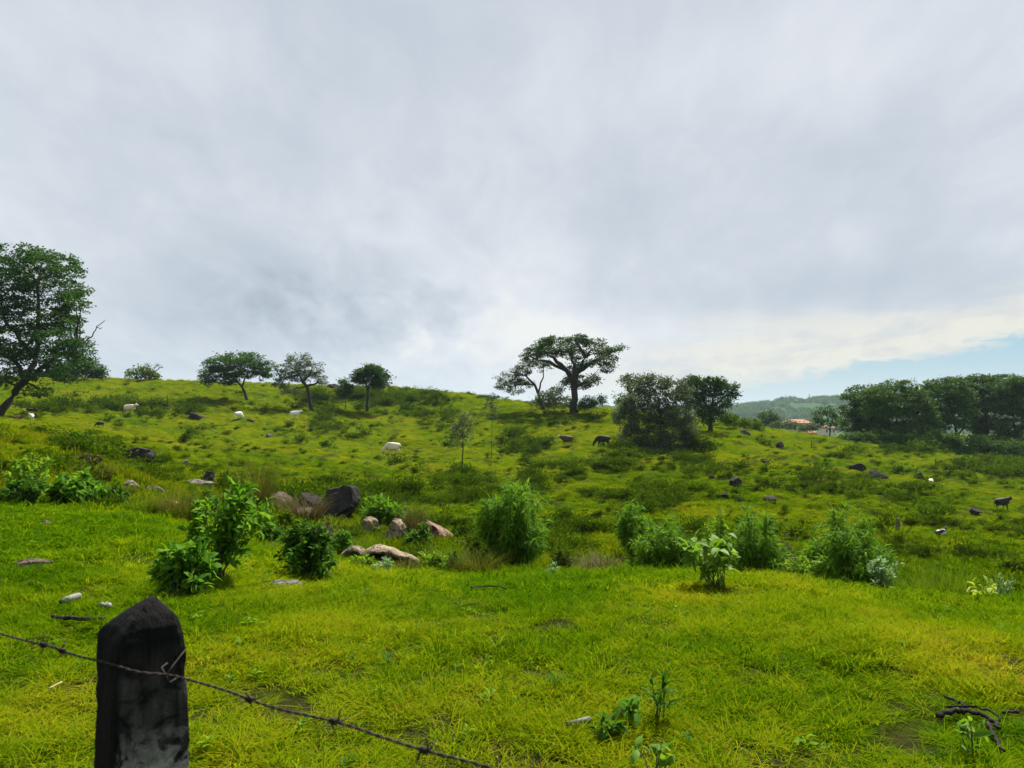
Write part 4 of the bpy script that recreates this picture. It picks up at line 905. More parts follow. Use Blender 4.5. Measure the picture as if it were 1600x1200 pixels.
def hide(name, a, b, face, patch=None):
    """coat: body colour, darker muzzle and legs, optional piebald patches"""
    m, nt, out = newmat(name); tc = N(nt, 'ShaderNodeTexCoord'); sp = N(nt, 'ShaderNodeSeparateXYZ'); nt.links.new(tc.outputs['Object'], sp.inputs[0])
    n1 = noise(nt, tc.outputs['Object'], 4, 4); col = ramp(nt, n1, [(0.3, a), (0.7, b)])
    if patch: col = mixc(nt, ramp(nt, noise(nt, tc.outputs['Object'], 1.6, 2), [(0.50, (0, 0, 0)), (0.54, (1, 1, 1))]), col, patch)
    col = mixc(nt, ramp(nt, sp.outputs[0], [(0.0, (0, 0, 0)), (1.0, (1, 1, 1))]) if False else math_(nt, 'MULTIPLY', math_(nt, 'SUBTRACT', sp.outputs[0], 1.0, True), 3.0, True), col, face)
    bs = N(nt, 'ShaderNodeBsdfPrincipled'); bs.inputs['Roughness'].default_value = 0.75; bs.inputs['Specular IOR Level'].default_value = 0.2
    nt.links.new(col, bs.inputs['Base Color']); nt.links.new(bs.outputs[0], out.inputs[0]); M[name] = m
hide('coat_white', (0.70, 0.67, 0.62), (0.82, 0.79, 0.75), (0.40, 0.33, 0.26)); hide('coat_cream', (0.60, 0.48, 0.34), (0.74, 0.63, 0.48), (0.40, 0.30, 0.22)); hide('coat_black', (0.012, 0.011, 0.011), (0.028, 0.025, 0.024), (0.02, 0.018, 0.018))
hide('coat_brown', (0.060, 0.030, 0.018), (0.110, 0.058, 0.034), (0.05, 0.03, 0.02)); hide('coat_whiteface', (0.050, 0.027, 0.018), (0.090, 0.050, 0.032), (0.55, 0.50, 0.44)); hide('coat_pied', (0.014, 0.013, 0.013), (0.03, 0.028, 0.028), (0.5, 0.48, 0.45), (0.5, 0.48, 0.45))
def cow(label, px, py_feet, length_px, heading, pose, coat, size=1.0, cat='cow'):
    """heading: degrees, 0 = facing right in the photograph, 90 = away, 180 = left"""
    x, y, z, hit = ground_at(px, py_feet)
    d = float(y[0]); me = COWS[pose].copy(); me.materials.append(M[coat])
    h = R(heading); L = abs(math.cos(h)) * 2.25 + abs(math.sin(h)) * 0.62
    s = 1.08 * length_px * d / F / L; KEEP.append((float(x[0]), d - 3.2, 3.4)); KEEP.append((float(x[0]), d, 2.0))
    o = bpy.data.objects.new('cow', me); C.objects.link(o)
    o.location = (float(x[0]), d, float(z[0]) + 0.05 * s); o.rotation_euler = (0, 0, h); o.scale = (s, s, s)
    print('cow', px, round(d, 1), 'scale', round(s, 2))
    return tag(o, label, cat, 'cattle grazing on the hillside')
cow('dark brown cow lying in the left field', 27, 656, 15, 10, 'lying', 'coat_brown')
cow('white cow seen head on, standing alone in the left field', 49, 658, 6, -80, 'standing', 'coat_white')
cow('small black calf grazing in the left field', 156, 671, 13, 205, 'grazing', 'coat_black', cat='calf')
cow('cream cow with dark head lowered beside the hedge', 202, 649, 22, -8, 'standing', 'coat_cream')
cow('white cow seen from behind on the open middle field', 373, 655, 12, 60, 'grazing', 'coat_white')
cow('white cow with brownish head below the grey green tree', 461, 656, 17, 12, 'standing', 'coat_white')
cow('cream cow grazing sideways on the middle slope', 613, 712, 27, 180, 'grazing', 'coat_cream')
cow('dark brown cow with white face below the hilltop trees', 886, 698, 22, 185, 'standing', 'coat_whiteface')
cow('black cow grazing left of the huge bushy tree', 942, 706, 26, 176, 'grazing', 'coat_black')
cow('cream cow bending away on the right slope', 1455, 763, 14, 62, 'grazing', 'coat_cream')
cow('black cow standing near the right edge of the slope', 1566, 799, 29, 14, 'standing', 'coat_black')
cow('black and white calf lying on the lower right slope', 1470, 836, 24, 20, 'lying', 'coat_pied', cat='calf')

# ================================================================== DARK SCRUB ON THE SLOPE
def make_scrub():
    r = np.random.default_rng(55); protos = []
    for k, mt in enumerate(['weed_leaf', 'weed_leaf', 'weed_green', 'weed_green', 'weed_leaf']):
        b = MB(); n = 420; v = sphere_dirs(r, n); v[:, 2] = np.abs(v[:, 2]); rr = (0.35 + 0.65 * r.random(n) ** 0.5)[:, None]
        cl = r.integers(0, 9, n); lump = (0.45 + 0.75 * r.random(9))[cl][:, None] * (0.8 + 0.4 * r.random(n)[:, None]); cv = sphere_dirs(r, 9); cv[:, 2] = np.abs(cv[:, 2]); v = v * 0.45 + cv[cl] * 0.85
        pos = v * rr * np.array([0.42, 0.42, 0.42]) * lump; pos[:, 2] += 0.02
        d = v + r.normal(0, 0.6, (n, 3)); d[:, 2] += 0.3; L = 0.075 * (0.6 + 0.9 * r.random(n))
        cards(b, pos, d, L, L * 0.5, r); protos.append(b.mesh('scrub_clump', M[mt]))
    reg = [(180, 640, 120, 7, 150), (90, 640, 40, 6, 50), (260, 643, 50, 9, 70), (360, 622, 60, 6, 40), (490, 628, 30, 10, 90), (480, 650, 40, 14, 110), (560, 622, 60, 8, 120), (640, 626, 50, 10, 110), (590, 640, 40, 8, 60), (640, 648, 40, 7, 50),  # the patch below the umbrella tree is dark scrub standing in for its shadow
           (520, 672, 70, 14, 90), (560, 685, 40, 6, 25), (690, 630, 40, 8, 45), (760, 622, 40, 7, 40), (850, 705, 60, 22, 260), (820, 690, 30, 12, 80), (930, 760, 90, 36, 420), (880, 740, 50, 22, 150), (960, 725, 40, 12, 70), (730, 757, 34, 12, 110), (700, 660, 60, 12, 50),
           (1000, 700, 70, 10, 90), (1090, 728, 80, 14, 120), (1160, 700, 60, 12, 60), (990, 790, 60, 20, 90), (1280, 760, 110, 22, 150), (1320, 712, 90, 10, 80), (1420, 770, 70, 16, 80), (1540, 736, 70, 12, 170), (1580, 742, 40, 14, 110), (1440, 822, 70, 14, 130), (1480, 868, 90, 10, 90), (1590, 850, 40, 20, 80),
           (1140, 770, 100, 18, 60), (640, 720, 120, 20, 45), (420, 700, 120, 20, 30), (300, 680, 90, 16, 20), (900, 655, 90, 14, 70), (1480, 705, 90, 6, 110),
           (240, 770, 90, 18, 90), (100, 712, 90, 22, 420), (60, 700, 70, 14, 200), (190, 745, 60, 20, 200), (470, 800, 60, 22, 70), (640, 850, 90, 20, 70), (920, 850, 60, 20, 40), (330, 760, 50, 10, 30), (600, 800, 80, 20, 40), (560, 790, 130, 26, 240), (700, 860, 60, 24, 140), (460, 830, 70, 26, 120), (900, 850, 80, 24, 120), (1100, 850, 160, 24, 200)]
    solid = {(180, 640), (90, 640), (260, 643), (490, 628), (560, 622), (640, 626), (1540, 736), (1580, 742), (1480, 705)}
    px, py, big, sol = [], [], [], []
    for (a, b_, c, e, n) in reg:
        gully = b_ > 766 and a < 1000; f = 1.25 if (a, b_) in solid else 2.2 if gully else 0.6; n = int(n * f)
        px.append(r.normal(a, c * 0.55, n)); py.append(r.normal(b_, e * 0.55, n)); big.append(np.full(n, 1.1)); sol.append(np.full(n, 1 if (a, b_) in solid else 0))
    n = 3400; px.append(r.uniform(-60, 1660, n)); py.append(600 + 270 * r.random(n)); big.append(np.full(n, 0.55)); sol.append(np.full(n, 2))
    px = np.concatenate(px); py = np.concatenate(py); big = np.concatenate(big); sol = np.concatenate(sol)
    x, y, z, hit = ground_at(px, py); ok = hit & (y > 13.5) & (y < 172) & ~((px < 430) & (y < 16.5)) & (py > 590)
    x, y, z, big, sol = x[ok], y[ok], z[ok], big[ok], sol[ok]
    free = np.ones(len(x), bool); pq = px[ok]
    for (kp_, kw, kd) in SEEN: free &= ~((np.abs(pq - kp_) < 0.5 * kw + 6) & (y < kd + 0.3) & (y > kd - 5))
    for (kx, ky, kr) in KEEP: free &= (x - kx) ** 2 + (y - ky) ** 2 > kr * kr
    x, y, z, big, sol = x[free], y[free], z[free], big[free], sol[free]
    br = fbm(x * 0.30 + 3, y * 0.16, 3); kp = (br > np.where(sol == 0, 0.40, np.where(sol == 1, 0.30, 0.36)) + 0.16 * (r.random(len(x)) - 0.3) + np.where(sol == 0, 0.02, 0)); x, y, z, big, br, sol = x[kp], y[kp], z[kp], big[kp], br[kp], sol[kp]
    s = big * (0.40 + 1.0 * r.random(len(x)) ** 2.2) * np.clip(0.40 + y / 80, 0.5, 1.7) * np.where(sol == 1, 1.2, np.clip((br - 0.36) * 8, 0.5, 1.1))
    scl = np.stack([s * (1 + 0.7 * r.random(len(x))), s, s * (0.55 + 0.9 * r.random(len(x)))], -1)
    rot = np.stack([r.normal(0, .1, len(x)), r.normal(0, .1, len(x)), r.random(len(x)) * 0.8 - 0.4], -1)
    scatter('undergrowth', np.stack([x, y, z - 0.03], -1), rot, scl, r.integers(0, 5, len(x)), protos, np.zeros(len(x)), 'dark low scrub and weeds scattered in patches over the slope', 'undergrowth')
make_scrub()

def make_weeds():
    r = np.random.default_rng(77); protos = []
    for k, mt in enumerate(['broad_leaf', 'bright_leaf', 'deep_leaf', 'bright_leaf']):
        b = MB(); n = 7 + 3 * k; a = r.random(n) * 6.28; L = 0.055 * (0.6 + 0.8 * r.random(n))
        dd = np.stack([np.cos(a), np.sin(a), 0.35 + 0.7 * r.random(n)], -1); pos = np.stack([0.012 * np.cos(a), 0.012 * np.sin(a), 0.03 + 0.05 * r.random(n)], -1)
        leaves(b, pos, dd, L, L * (0.45 if k != 2 else 0.25), r); protos.append(b.mesh('weed_rosette', M[mt]))
    n = 210; d = 3.2 + 8 * r.random(n) ** 0.8; px = r.uniform(-100, 1700, n); x = (px - 800) / F * d
    g = fbm(x * 0.8 + 71, d * 0.8, 2) > 0.46; x, d = x[g], d[g]; n = len(x); s = 0.45 + 0.6 * r.random(n)
    scatter('meadow_weeds', np.stack([x, d, height(x, d)], -1), np.stack([r.normal(0, .15, n), r.normal(0, .15, n), r.random(n) * 6.28], -1), np.stack([s, s, s], -1), r.integers(0, 4, n), protos, np.zeros(n), 'small leafy weeds sprinkled through the near meadow grass', 'weeds')
make_weeds()

# ================================================================== FENCE
PD = 1.12
M['post'] = None
def post_mat():
    m, nt, out = newmat('weathered_post'); tc = N(nt, 'ShaderNodeTexCoord'); sp = N(nt, 'ShaderNodeSeparateXYZ'); nt.links.new(tc.outputs['Object'], sp.inputs[0])
    mp = N(nt, 'ShaderNodeMapping'); mp.inputs['Scale'].default_value = (1, 1, 0.16); nt.links.new(tc.outputs['Object'], mp.inputs[0])
    g = noise(nt, mp.outputs[0], 60, 6, 0.7, 0.6); n2 = noise(nt, tc.outputs['Object'], 17, 6, 0.65, 0.8); n3 = noise(nt, tc.outputs['Object'], 90, 4, 0.7)
    dark = ramp(nt, g, [(0.3, (0.002, 0.002, 0.002)), (0.75, (0.011, 0.010, 0.010))]); grey = ramp(nt, g, [(0.3, (0.012, 0.011, 0.009)), (0.7, (0.070, 0.064, 0.053))])
    pale = ramp(nt, n3, [(0.3, (0.06, 0.056, 0.047)), (0.7, (0.30, 0.285, 0.245))])
    # grey bare wood below the charred head, pale lichen lower down
    low = math_(nt, 'MULTIPLY', math_(nt, 'SUBTRACT', 1.330, sp.outputs[2]), 22, True)
    f1 = math_(nt, 'MULTIPLY', low, ramp(nt, n2, [(0.40, (0, 0, 0)), (0.52, (1, 1, 1))]))
    low2 = math_(nt, 'MULTIPLY', math_(nt, 'SUBTRACT', 1.225, sp.outputs[2]), 16, True)
    f2 = math_(nt, 'MULTIPLY', low2, ramp(nt, n2, [(0.47, (0, 0, 0)), (0.51, (1, 1, 1))]))
    rightside = math_(nt, 'MULTIPLY', math_(nt, 'SUBTRACT', sp.outputs[0], float(P(214, 1080, PD)[0])), 120, True)
    f1 = math_(nt, 'MULTIPLY', f1, rightside); f2 = math_(nt, 'MULTIPLY', f2, rightside)
    col = mixc(nt, f2, mixc(nt, f1, dark, grey), pale)
    bs = N(nt, 'ShaderNodeBsdfPrincipled'); bs.inputs['Roughness'].default_value = 0.9; bs.inputs['Specular IOR Level'].default_value = 0.12
    nt.links.new(col, bs.inputs['Base Color']); bp = N(nt, 'ShaderNodeBump'); bp.inputs['Strength'].default_value = 0.9; bp.inputs['Distance'].default_value = 0.006
    nt.links.new(math_(nt, 'ADD', g, math_(nt, 'MULTIPLY', n2, 1.2)), bp.inputs['Height']); nt.links.new(bp.outputs[0], bs.inputs['Normal']); nt.links.new(bs.outputs[0], out.inputs[0]); return m
M['post'] = post_mat()
M['wire'] = plain('rusty_wire', (0.030, 0.022, 0.017), 0.75, 0.25, 0.2)
PD = 1.12
def fence_post():
    from mathutils import noise as mn
    m = PD / F; x0 = float(P(222, 1060, PD)[0]); root = thing('fence_post', 'blackened square wooden fence post with pointed top carrying the barbed wire', 'post', (x0, PD, 0))
    # plan: four corners turned so that one edge faces the camera; half sizes in metres
    def ring(py, lx, cx, rx, depth):
        z = P(220, py, PD)[2]; X = lambda q: P(q, min(py, 1300), PD)[0] - x0
        return [Vector((X(lx), 0.0, z)), Vector((X(cx), -depth, z)), Vector((X(rx), 0.004, z)), Vector((X(cx) + 0.006, depth, z))]
    rings = [ring(2400, 136, 214, 306, 0.072), ring(1500, 140, 214, 302, 0.070), ring(1300, 142, 214, 299, 0.068), ring(1200, 144, 214, 297, 0.066), ring(1140, 146, 214, 295, 0.065), ring(1060, 148, 214, 290, 0.063), ring(1010, 149, 215, 288, 0.062), ring(990, 151, 216, 286, 0.060),
             ring(975, 164, 220, 284, 0.050), ring(958, 186, 227, 271, 0.036), ring(944, 211, 233, 254, 0.020), ring(935, 228, 237, 244, 0.007)]
    NS = 9; V = []; Fc = []
    for rg in rings:
        c = sum(rg, Vector()) / 4
        for k in range(4):
            for s in range(NS):
                p = rg[k].lerp(rg[(k + 1) % 4], s / NS)
                if s == 0: p = p.lerp(c, 0.04)
                V.append(p)
    n = 4 * NS
    # refine along the height
    V2 = []; K = []
    for i in range(len(rings) - 1):
        st = 8 if i < 2 else 6
        for q in range(st): K.append((i, q / st))
    K.append((len(rings) - 1, 0))
    for (i, t) in K:
        for s in range(n):
            a = V[i * n + s]; b = V[min(i + 1, len(rings) - 1) * n + s]; p = a.lerp(b, t)
            o = Vector((p.x, p.y, 0)).normalized() if p.xy.length > 1e-5 else Vector((0, 0, 1))
            d = 0.0035 * mn.noise(Vector((p.x * 30, p.y * 30, p.z * 7))) + 0.003 * mn.noise(p * 45) + 0.0016 * mn.noise(Vector((p.x * 160, p.y * 160, p.z * 14)))
            d *= min(1, p.xy.length / 0.05) ** 2
            V2.append(p + o * d)
    for i in range(len(K) - 1):
        for s in range(n): Fc.append((i * n + s, i * n + (s + 1) % n, (i + 1) * n + (s + 1) % n, (i + 1) * n + s))
    top = len(V2); V2.append(P(238, 931.5, PD) - np.array([x0, PD, 0])); 
    for s in range(n): Fc.append(((len(K) - 1) * n + s, (len(K) - 1) * n + (s + 1) % n, top))
    b = MB(); b.add([tuple(v) for v in V2], Fc); b.v = [v + np.array([x0, PD, 0]) for v in b.v]
    o = b.build('shaft', M['post'], root); o.data.set_sharp_from_angle(angle=R(38))
    # wire staple
    b = MB(); z = P(220, 1052, PD - .07)[2]; q = P(262, 1052, PD - 0.048)
    b.tube([q + np.array([-0.006, 0.012, 0.010]), q + np.array([-0.006, -0.006, 0.010]), q + np.array([0.006, -0.008, -0.010]), q + np.array([0.008, 0.012, -0.010])], [0.0011] * 4, 6)
    b.build('staple', M['wire'], root)
fence_post()
def wire():
    r = np.random.default_rng(3)
    pts = [P(-420, 905, 1.75), P(-200, 942, 1.46), P(0, 989, 1.235), P(75, 1011, 1.165), P(148, 1031, 1.085), P(180, 1041, 1.058), P(214, 1052, 1.045), P(262, 1053, 1.058), P(291, 1059, 1.04), P(400, 1097, 0.96), P(530, 1131, 0.885), P(640, 1164, 0.835), P(760, 1200, 0.785), P(980, 1266, 0.70), P(1500, 1440, 0.58), P(2400, 1760, 0.45)]
    # dense path
    path = []
    for i in range(len(pts) - 1):
        k = max(4, int(np.linalg.norm(pts[i + 1] - pts[i]) / 0.004))
        for t in range(k): path.append(pts[i] + (pts[i + 1] - pts[i]) * t / k)
    path = np.array(path)
    ker = np.ones(9) / 9
    path = np.stack([np.convolve(np.pad(path[:, c], 4, mode='edge'), ker, mode='valid') for c in range(3)], -1)
    path[:, 2] += 0.0012 * np.sin(np.arange(len(path)) * 0.13) ; s = np.concatenate([[0], np.cumsum(np.linalg.norm(np.diff(path, axis=0), axis=1))])
    root = thing('barbed_wire', 'rusty twisted barbed wire strung across the near post', 'wire', tuple(path[0]))
    b = MB()
    for ph in (0, math.pi):
        a = s / 0.028 * 2 * math.pi + ph
        tang = np.gradient(path, axis=0); tang /= np.linalg.norm(tang, axis=1, keepdims=True)
        sd = np.cross(tang, [0, 0, 1.0]); sd /= np.linalg.norm(sd, axis=1, keepdims=True); up = np.cross(sd, tang)
        hel = path + (sd * np.cos(a)[:, None] + up * np.sin(a)[:, None]) * 0.00095
        b.tube(hel, [0.00102] * len(hel), 6)
    b.build('strands', M['wire'], root)
    for (px, py) in [(77, 1012), (107, 1020), (398, 1097), (528, 1130), (668, 1171), (-60, 972), (860, 1230)]:
        T = np.argmin(np.abs((path[:, 0] / path[:, 1] * F + 800) - px)); c = path[T]; tg = tang[T]; b = MB()
        sd = np.cross(tg, [0, 0, 1.0]); sd /= np.linalg.norm(sd); up = np.cross(sd, tg)
        coil = [c + tg * (q / 24 * 0.010 - 0.005) + (sd * math.cos(q * 0.9) + up * math.sin(q * 0.9)) * 0.0032 for q in range(25)]
        b.tube(coil, [0.0011] * 25, 5)
        a0 = r.uniform(0, 6)
        for q in range(4):
            an = a0 + q * math.pi / 2 + r.normal(0, .25); dr = sd * math.cos(an) + up * math.sin(an) + tg * r.normal(0, .35)
            e0 = c + tg * (-0.005 if q < 2 else 0.005); b.tube([e0, e0 + dr * 0.008, e0 + dr * 0.017], [0.0011, 0.001, 0.0004], 5)
        b.build('barb', M['wire'], root)
    b = MB(); a = P(262, 1052, PD - 0.075); b.tube([a, P(270, 1040, PD - 0.062), P(281, 1026, PD - 0.045), P(289, 1016, PD - 0.03)], [0.0008] * 4, 6)
    b.build('loose_end', M['wire'], root)
wire()
for k, (px, py, top, lean) in enumerate([(215, 646, 623, 0.0), (236, 645, 624, 0.02), (262, 644, 620, -.03), (192, 646, 628, 0.03), (536, 622, 614, 0), (561, 624, 614, .05), (535, 630, 622, 0), (1462, 732, 718, 0.02), (1268, 700, 689, 0), (1545, 720, 706, 0.04)]):
    g = ground_at(px, py); d = float(g[1][0]); h = max(0.9, (py - top) / F * d); r = 0.055 if k < 4 or k > 6 else 0.09
    b = MB(); b.tube([(0, 0, -0.3), (lean * h * .5, 0, h * .5), (lean * h, 0, h * 0.97), (lean * h, 0, h)], [r * 1.1, r, r * 0.95, r * 0.6], 8)
    o = b.build('fence_post', M['pale_bark' if 4 <= k <= 6 else 'bark']); o.location = (float(g[0][0]), d, float(g[2][0]))
    tag(o, 'thin dark fence post standing along the hedge on the left hillside' if k < 4 else 'short pale fence post below the compact round tree' if k < 7 else ['thin post left of the cream cow on the right slope', 'thin post near the crest below the far gap', 'thin post in front of the dark grove at the right'][k - 7], 'post',
        'fence posts by the hedge' if k < 4 else 'pale posts below the round tree' if k < 7 else 'posts on the right slope')

# ================================================================== LITTER AND DEAD WOOD
M['white_plastic'] = plain('white_plastic', (0.14, 0.14, 0.12), 0.7, 0.4, 0, 0.2, 20); M['grey_pipe'] = plain('grey_pipe', (0.085, 0.095, 0.09), 0.7, 0.4, 0, 0.25, 15); M['char'] = barkmat('char', (0.004, 0.004, 0.004), (0.030, 0.024, 0.022), 30.0)
M['dry_stalk'] = plain('dry_stalk', (0.32, 0.27, 0.16), 0.8, 0.2)
def on_ground(px, py, lift=0.0):
    g = ground_at(px, py); return np.array([g[0][0], g[1][0], g[2][0] + lift])
def stick(name, label, cat, pts, rad, mat, lift, seed=1, group=None, sides=8):
    r = np.random.default_rng(seed); A = [on_ground(a, b_, lift) for a, b_ in pts]; root = A[0].copy()
    b = MB(); w = wob([a - root for a in A], r, rad * 0.25, 4); n = len(w); b.tube(w, [rad * (0.8 + 0.4 * r.random()) for i in range(n)], sides)
    o = b.build(name, M[mat]); o.location = root; tag(o, label, cat, group); return o
def bottle():
    a = on_ground(92, 955, 0.075); e = on_ground(124, 947, 0.085); t = (e - a) / np.linalg.norm(e - a); L = np.linalg.norm(e - a)
    root = thing('plastic_bottle', 'crumpled whitish plastic bottle lying in the grass left of the post', 'bottle', tuple(a)); b = MB()
    b.tube([a + t * L * q for q in (0.12, 0.16, 0.24, 0.34, 0.5, 0.62, 0.9, 0.98, 1.0)], [0.012, 0.018, 0.030, 0.034, 0.032, 0.035, 0.034, 0.030, 0.012], 14); b.build('bottle_body', M['white_plastic'], root)
    b = MB(); b.tube([a + t * L * 0.04, a + t * L * 0.125], [0.016, 0.016], 12); b.build('cap', M['char'], root)
bottle()
stick('plastic_scrap', 'small pale plastic scrap behind the top of the post', 'litter', [(158, 959), (166, 956), (172, 958)], 0.020, 'white_plastic', 0.06, 4)
def pipe():
    a = on_ground(886, 1150, 0.045); e = on_ground(922, 1138, 0.05); b = MB(); t = (e - a); n = 16
    t = t / np.linalg.norm(t); s = np.cross(t, [0, 0, 1.0]); s /= np.linalg.norm(s); u = np.cross(s, t); V = []; Fc = []
    rings = [(a, 0.016), (e, 0.016), (e, 0.0125), (a, 0.0125)]
    for (c, rr) in rings:
        for k in range(n): V.append(c - a + (s * math.cos(6.2832 * k / n) + u * math.sin(6.2832 * k / n)) * rr)
    for i in range(4):
        for k in range(n): Fc.append((i * n + k, i * n + (k + 1) % n, ((i + 1) % 4) * n + (k + 1) % n, ((i + 1) % 4) * n + k))
    b.add(V, Fc); o = b.build('pipe', M['grey_pipe']); o.location = a; tag(o, 'short length of grey pipe lying in the near grass', 'pipe')
pipe()
def charred():
    r = np.random.default_rng(6); A = [on_ground(*q, 0.06) for q in [(1466, 1135), (1488, 1130), (1512, 1131), (1536, 1139), (1553, 1149), (1562, 1158)]]; B = [on_ground(*q, 0.05) for q in [(1545, 1150), (1554, 1164), (1560, 1178), (1570, 1194)]]; D = [on_ground(*q, 0.075) for q in [(1480, 1128), (1505, 1124), (1530, 1130), (1562, 1144), (1563, 1156)]]
    b = MB(); o = A[0].copy()
    for L_, w in ((A, 0.015), (B, 0.011), (D, 0.007)):
        q = wob([p - o for p in L_], r, 0.004, 5); n = len(q); b.tube(q, [w * (1.05 - 0.45 * i / n) * (1 + 0.12 * math.sin(i * 1.7)) for i in range(n)], 9)
    ob = b.build('charred_branch', M['char']); ob.location = o; tag(ob, 'charred curved branch lying in the bottom right grass', 'branch')
charred()
stick('charred_twig', 'thin charred twig above the charred curved branch', 'branch', [(1478, 1105), (1490, 1108), (1502, 1114), (1512, 1120)], 0.009, 'char', 0.05, 7)
stick('charred_twig', 'thin charred twig at the right picture edge', 'branch', [(1566, 1128), (1580, 1127), (1592, 1129)], 0.009, 'char', 0.05, 8)
stick('charred_stick', 'dark burnt stick lying left of the top of the post', 'branch', [(82, 975), (105, 976), (130, 978), (165, 976)], 0.016, 'char', 0.05, 9)
stick('twig', 'thin dark twig on the bright grass right of the middle meadow', 'twig', [(735, 930), (760, 927), (780, 928), (792, 934)], 0.008, 'char', 0.09, 10)
stick('dry_stalk', 'pale dry stalk in the grass left of the post', 'stalk', [(76, 1095), (86, 1089), (96, 1084)], 0.005, 'dry_stalk', 0.06, 11)
for k, (px, py, w, h) in enumerate([(1042, 1036, 20, 10), (836, 1088, 12, 12), (790, 1012, 14, 8), (584, 988, 10, 8), (865, 1048, 14, 5)]):
    g = ground_at(px, py); rock('dark clod of earth in the meadow', px, py, w, h, float(g[1][0]) - 0.05, 'rock_dark', 80 + k, 0.8, bury=0.2, name='earth_clod', group='dark clods in the meadow', cat='clod')

# ================================================================== FAR COUNTRY
def far_hills():
    r = np.random.default_rng(66); X = np.linspace(-500, 2600, 170); Y = np.linspace(0, 1, 46)
    m, nt, out = newmat('far_hill'); g = N(nt, 'ShaderNodeNewGeometry'); n1 = noise(nt, g.outputs['Position'], 0.012, 5, 0.6)
    bs = N(nt, 'ShaderNodeBsdfPrincipled'); bs.inputs['Roughness'].default_value = 1.0; bs.inputs['Specular IOR Level'].default_value = 0
    nt.links.new(ramp(nt, n1, [(0.40, (0.020, 0.045, 0.015)), (0.60, (0.055, 0.095, 0.03))]), bs.inputs['Base Color']); nt.links.new(bs.outputs[0], out.inputs[0])
    def ridge(x):
        px = 800 + x / 1900 * F
        py = np.interp(px, [600, 1100, 1140, 1180, 1230, 1265, 1330, 1420, 1600, 2000], [640, 640, 641, 634, 628.5, 627, 622, 618, 622, 636])
        return EYE + (650 - py) / F * 1900
    V = []
    for y in Y:
        for x in X:
            yy = 1050 + y * 1500; t = (yy - 1050) / 850
            prof = math.sin(min(1, t) * math.pi / 2) ** 1.5 if t < 1 else 1 - 0.25 * (t - 1)
            zz = -34 + (ridge(x * 1900 / yy if yy > 1 else x) + 34) * prof
            V.append((x, yy, zz + 9 * (float(fbm(np.array([x * .006]), np.array([yy * .006]), 3)[0]) - .5) * min(1, t * 1.5)))
    n = len(X); Fc = [(j * n + i, j * n + i + 1, (j + 1) * n + i + 1, (j + 1) * n + i) for j in range(len(Y) - 1) for i in range(n - 1)]
    b = MB(); b.add(V, Fc); o = b.build('hills', m); tag(o, 'low blue green wooded hills on the horizon', 'hills', None, 'structure')
    VV = np.array(V).reshape(len(Y), n, 3)
    # woods on them
    protos = []
    for k in range(3):
        b = MB(); c = np.zeros(3)
        for q in range(5): blob(b, r, np.array([r.normal(0, 2), r.normal(0, 2), 4 + r.normal(0, 1.2)]), (3, 3, 2.2), 1.7, 2.2)
        protos.append(b.mesh('wood_crown', M['grove_leaf']))
    N_ = 5200; fi = r.random(N_) * (n - 2); fj = (r.random(N_) ** 0.8) * (len(Y) - 22); i0 = fi.astype(int); j0 = fj.astype(int)
    p = VV[j0, i0] + (fi - i0)[:, None] * (VV[j0, i0 + 1] - VV[j0, i0]) + (fj - j0)[:, None] * (VV[j0 + 1, i0] - VV[j0, i0])
    dens = fbm(p[:, 0] * .008 + 3, p[:, 1] * .008, 3); ok = (dens > 0.42) & (p[:, 0] > 0); p = p[ok]
    s = 0.7 + 0.8 * r.random(len(p)); z = np.zeros(len(p))
    scatter('distant_wood', p, np.stack([z, z, r.random(len(p)) * 6.28], -1), np.stack([s, s, s * 0.9], -1), r.integers(0, 3, len(p)), protos, z, 'far off woods covering the blue green hills', 'wood')
    # pylons
    for (px, top, lab) in [(1228, 616, 'tallest power pylon on the far ridge, left one'), (1241.5, 618, 'middle power pylon on the far ridge'), (1265, 615, 'power pylon at the right of the far ridge'), (1213, 623, 'short mast far left on the ridge')]:
        x = (px - 800) / F * 1900; zt = EYE + (650 - top) / F * 1900; zb = float(ridge(np.array(x))) - 3
        root = thing('pylon', lab, 'pylon', (x, 1900, zb), 'power pylons on the far ridge'); b = MB(); H = zt - zb; w = H * 0.11
        for sx in (-1, 1):
            for sy in (-1, 1): b.tube([(x + sx * w, 1900 + sy * w, zb - 1), (x + sx * w * .3, 1900 + sy * w * .3, zb + H * .6), (x, 1900, zt)], [0.30, 0.28, 0.25], 5)
        for q in range(6):
            f0, f1 = q / 6, (q + 1) / 6; w0, w1 = w * (1 - f0), w * (1 - f1)
            for sy in (-1, 1): b.tube([(x - w0, 1900 + sy * w0, zb + H * f0), (x + w1, 1900 + sy * w1, zb + H * f1)], [0.16] * 2, 4); b.tube([(x + w0, 1900 + sy * w0, zb + H * f0), (x - w1, 1900 + sy * w1, zb + H * f1)], [0.16] * 2, 4)
        b.build('lattice', M['pylon_steel'], root); b = MB()
        for f, l in ((0.62, 4.2), (0.76, 3.4), (0.9, 2.4)): b.tube([(x - l, 1900, zb + H * f), (x, 1900, zb + H * f + .5), (x + l, 1900, zb + H * f)], [0.2, 0.32, 0.2], 5)
        b.build('cross_arms', M['pylon_steel'], root)
M['pylon_steel'] = plain('pylon_steel', (0.18, 0.19, 0.20), 0.6, 0.3)
far_hills()
M['roof_tile'] = plain('roof_tile', (0.27, 0.135, 0.085), 0.85, 0.1, 0, 0.3, 2.0); M['plaster'] = plain('plaster', (0.52, 0.49, 0.44), 0.9, 0.1, 0, 0.08, 2.0); M['window_glass'] = plain('window_glass', (0.03, 0.035, 0.04), 0.15, 0.5, 0, 0.1)
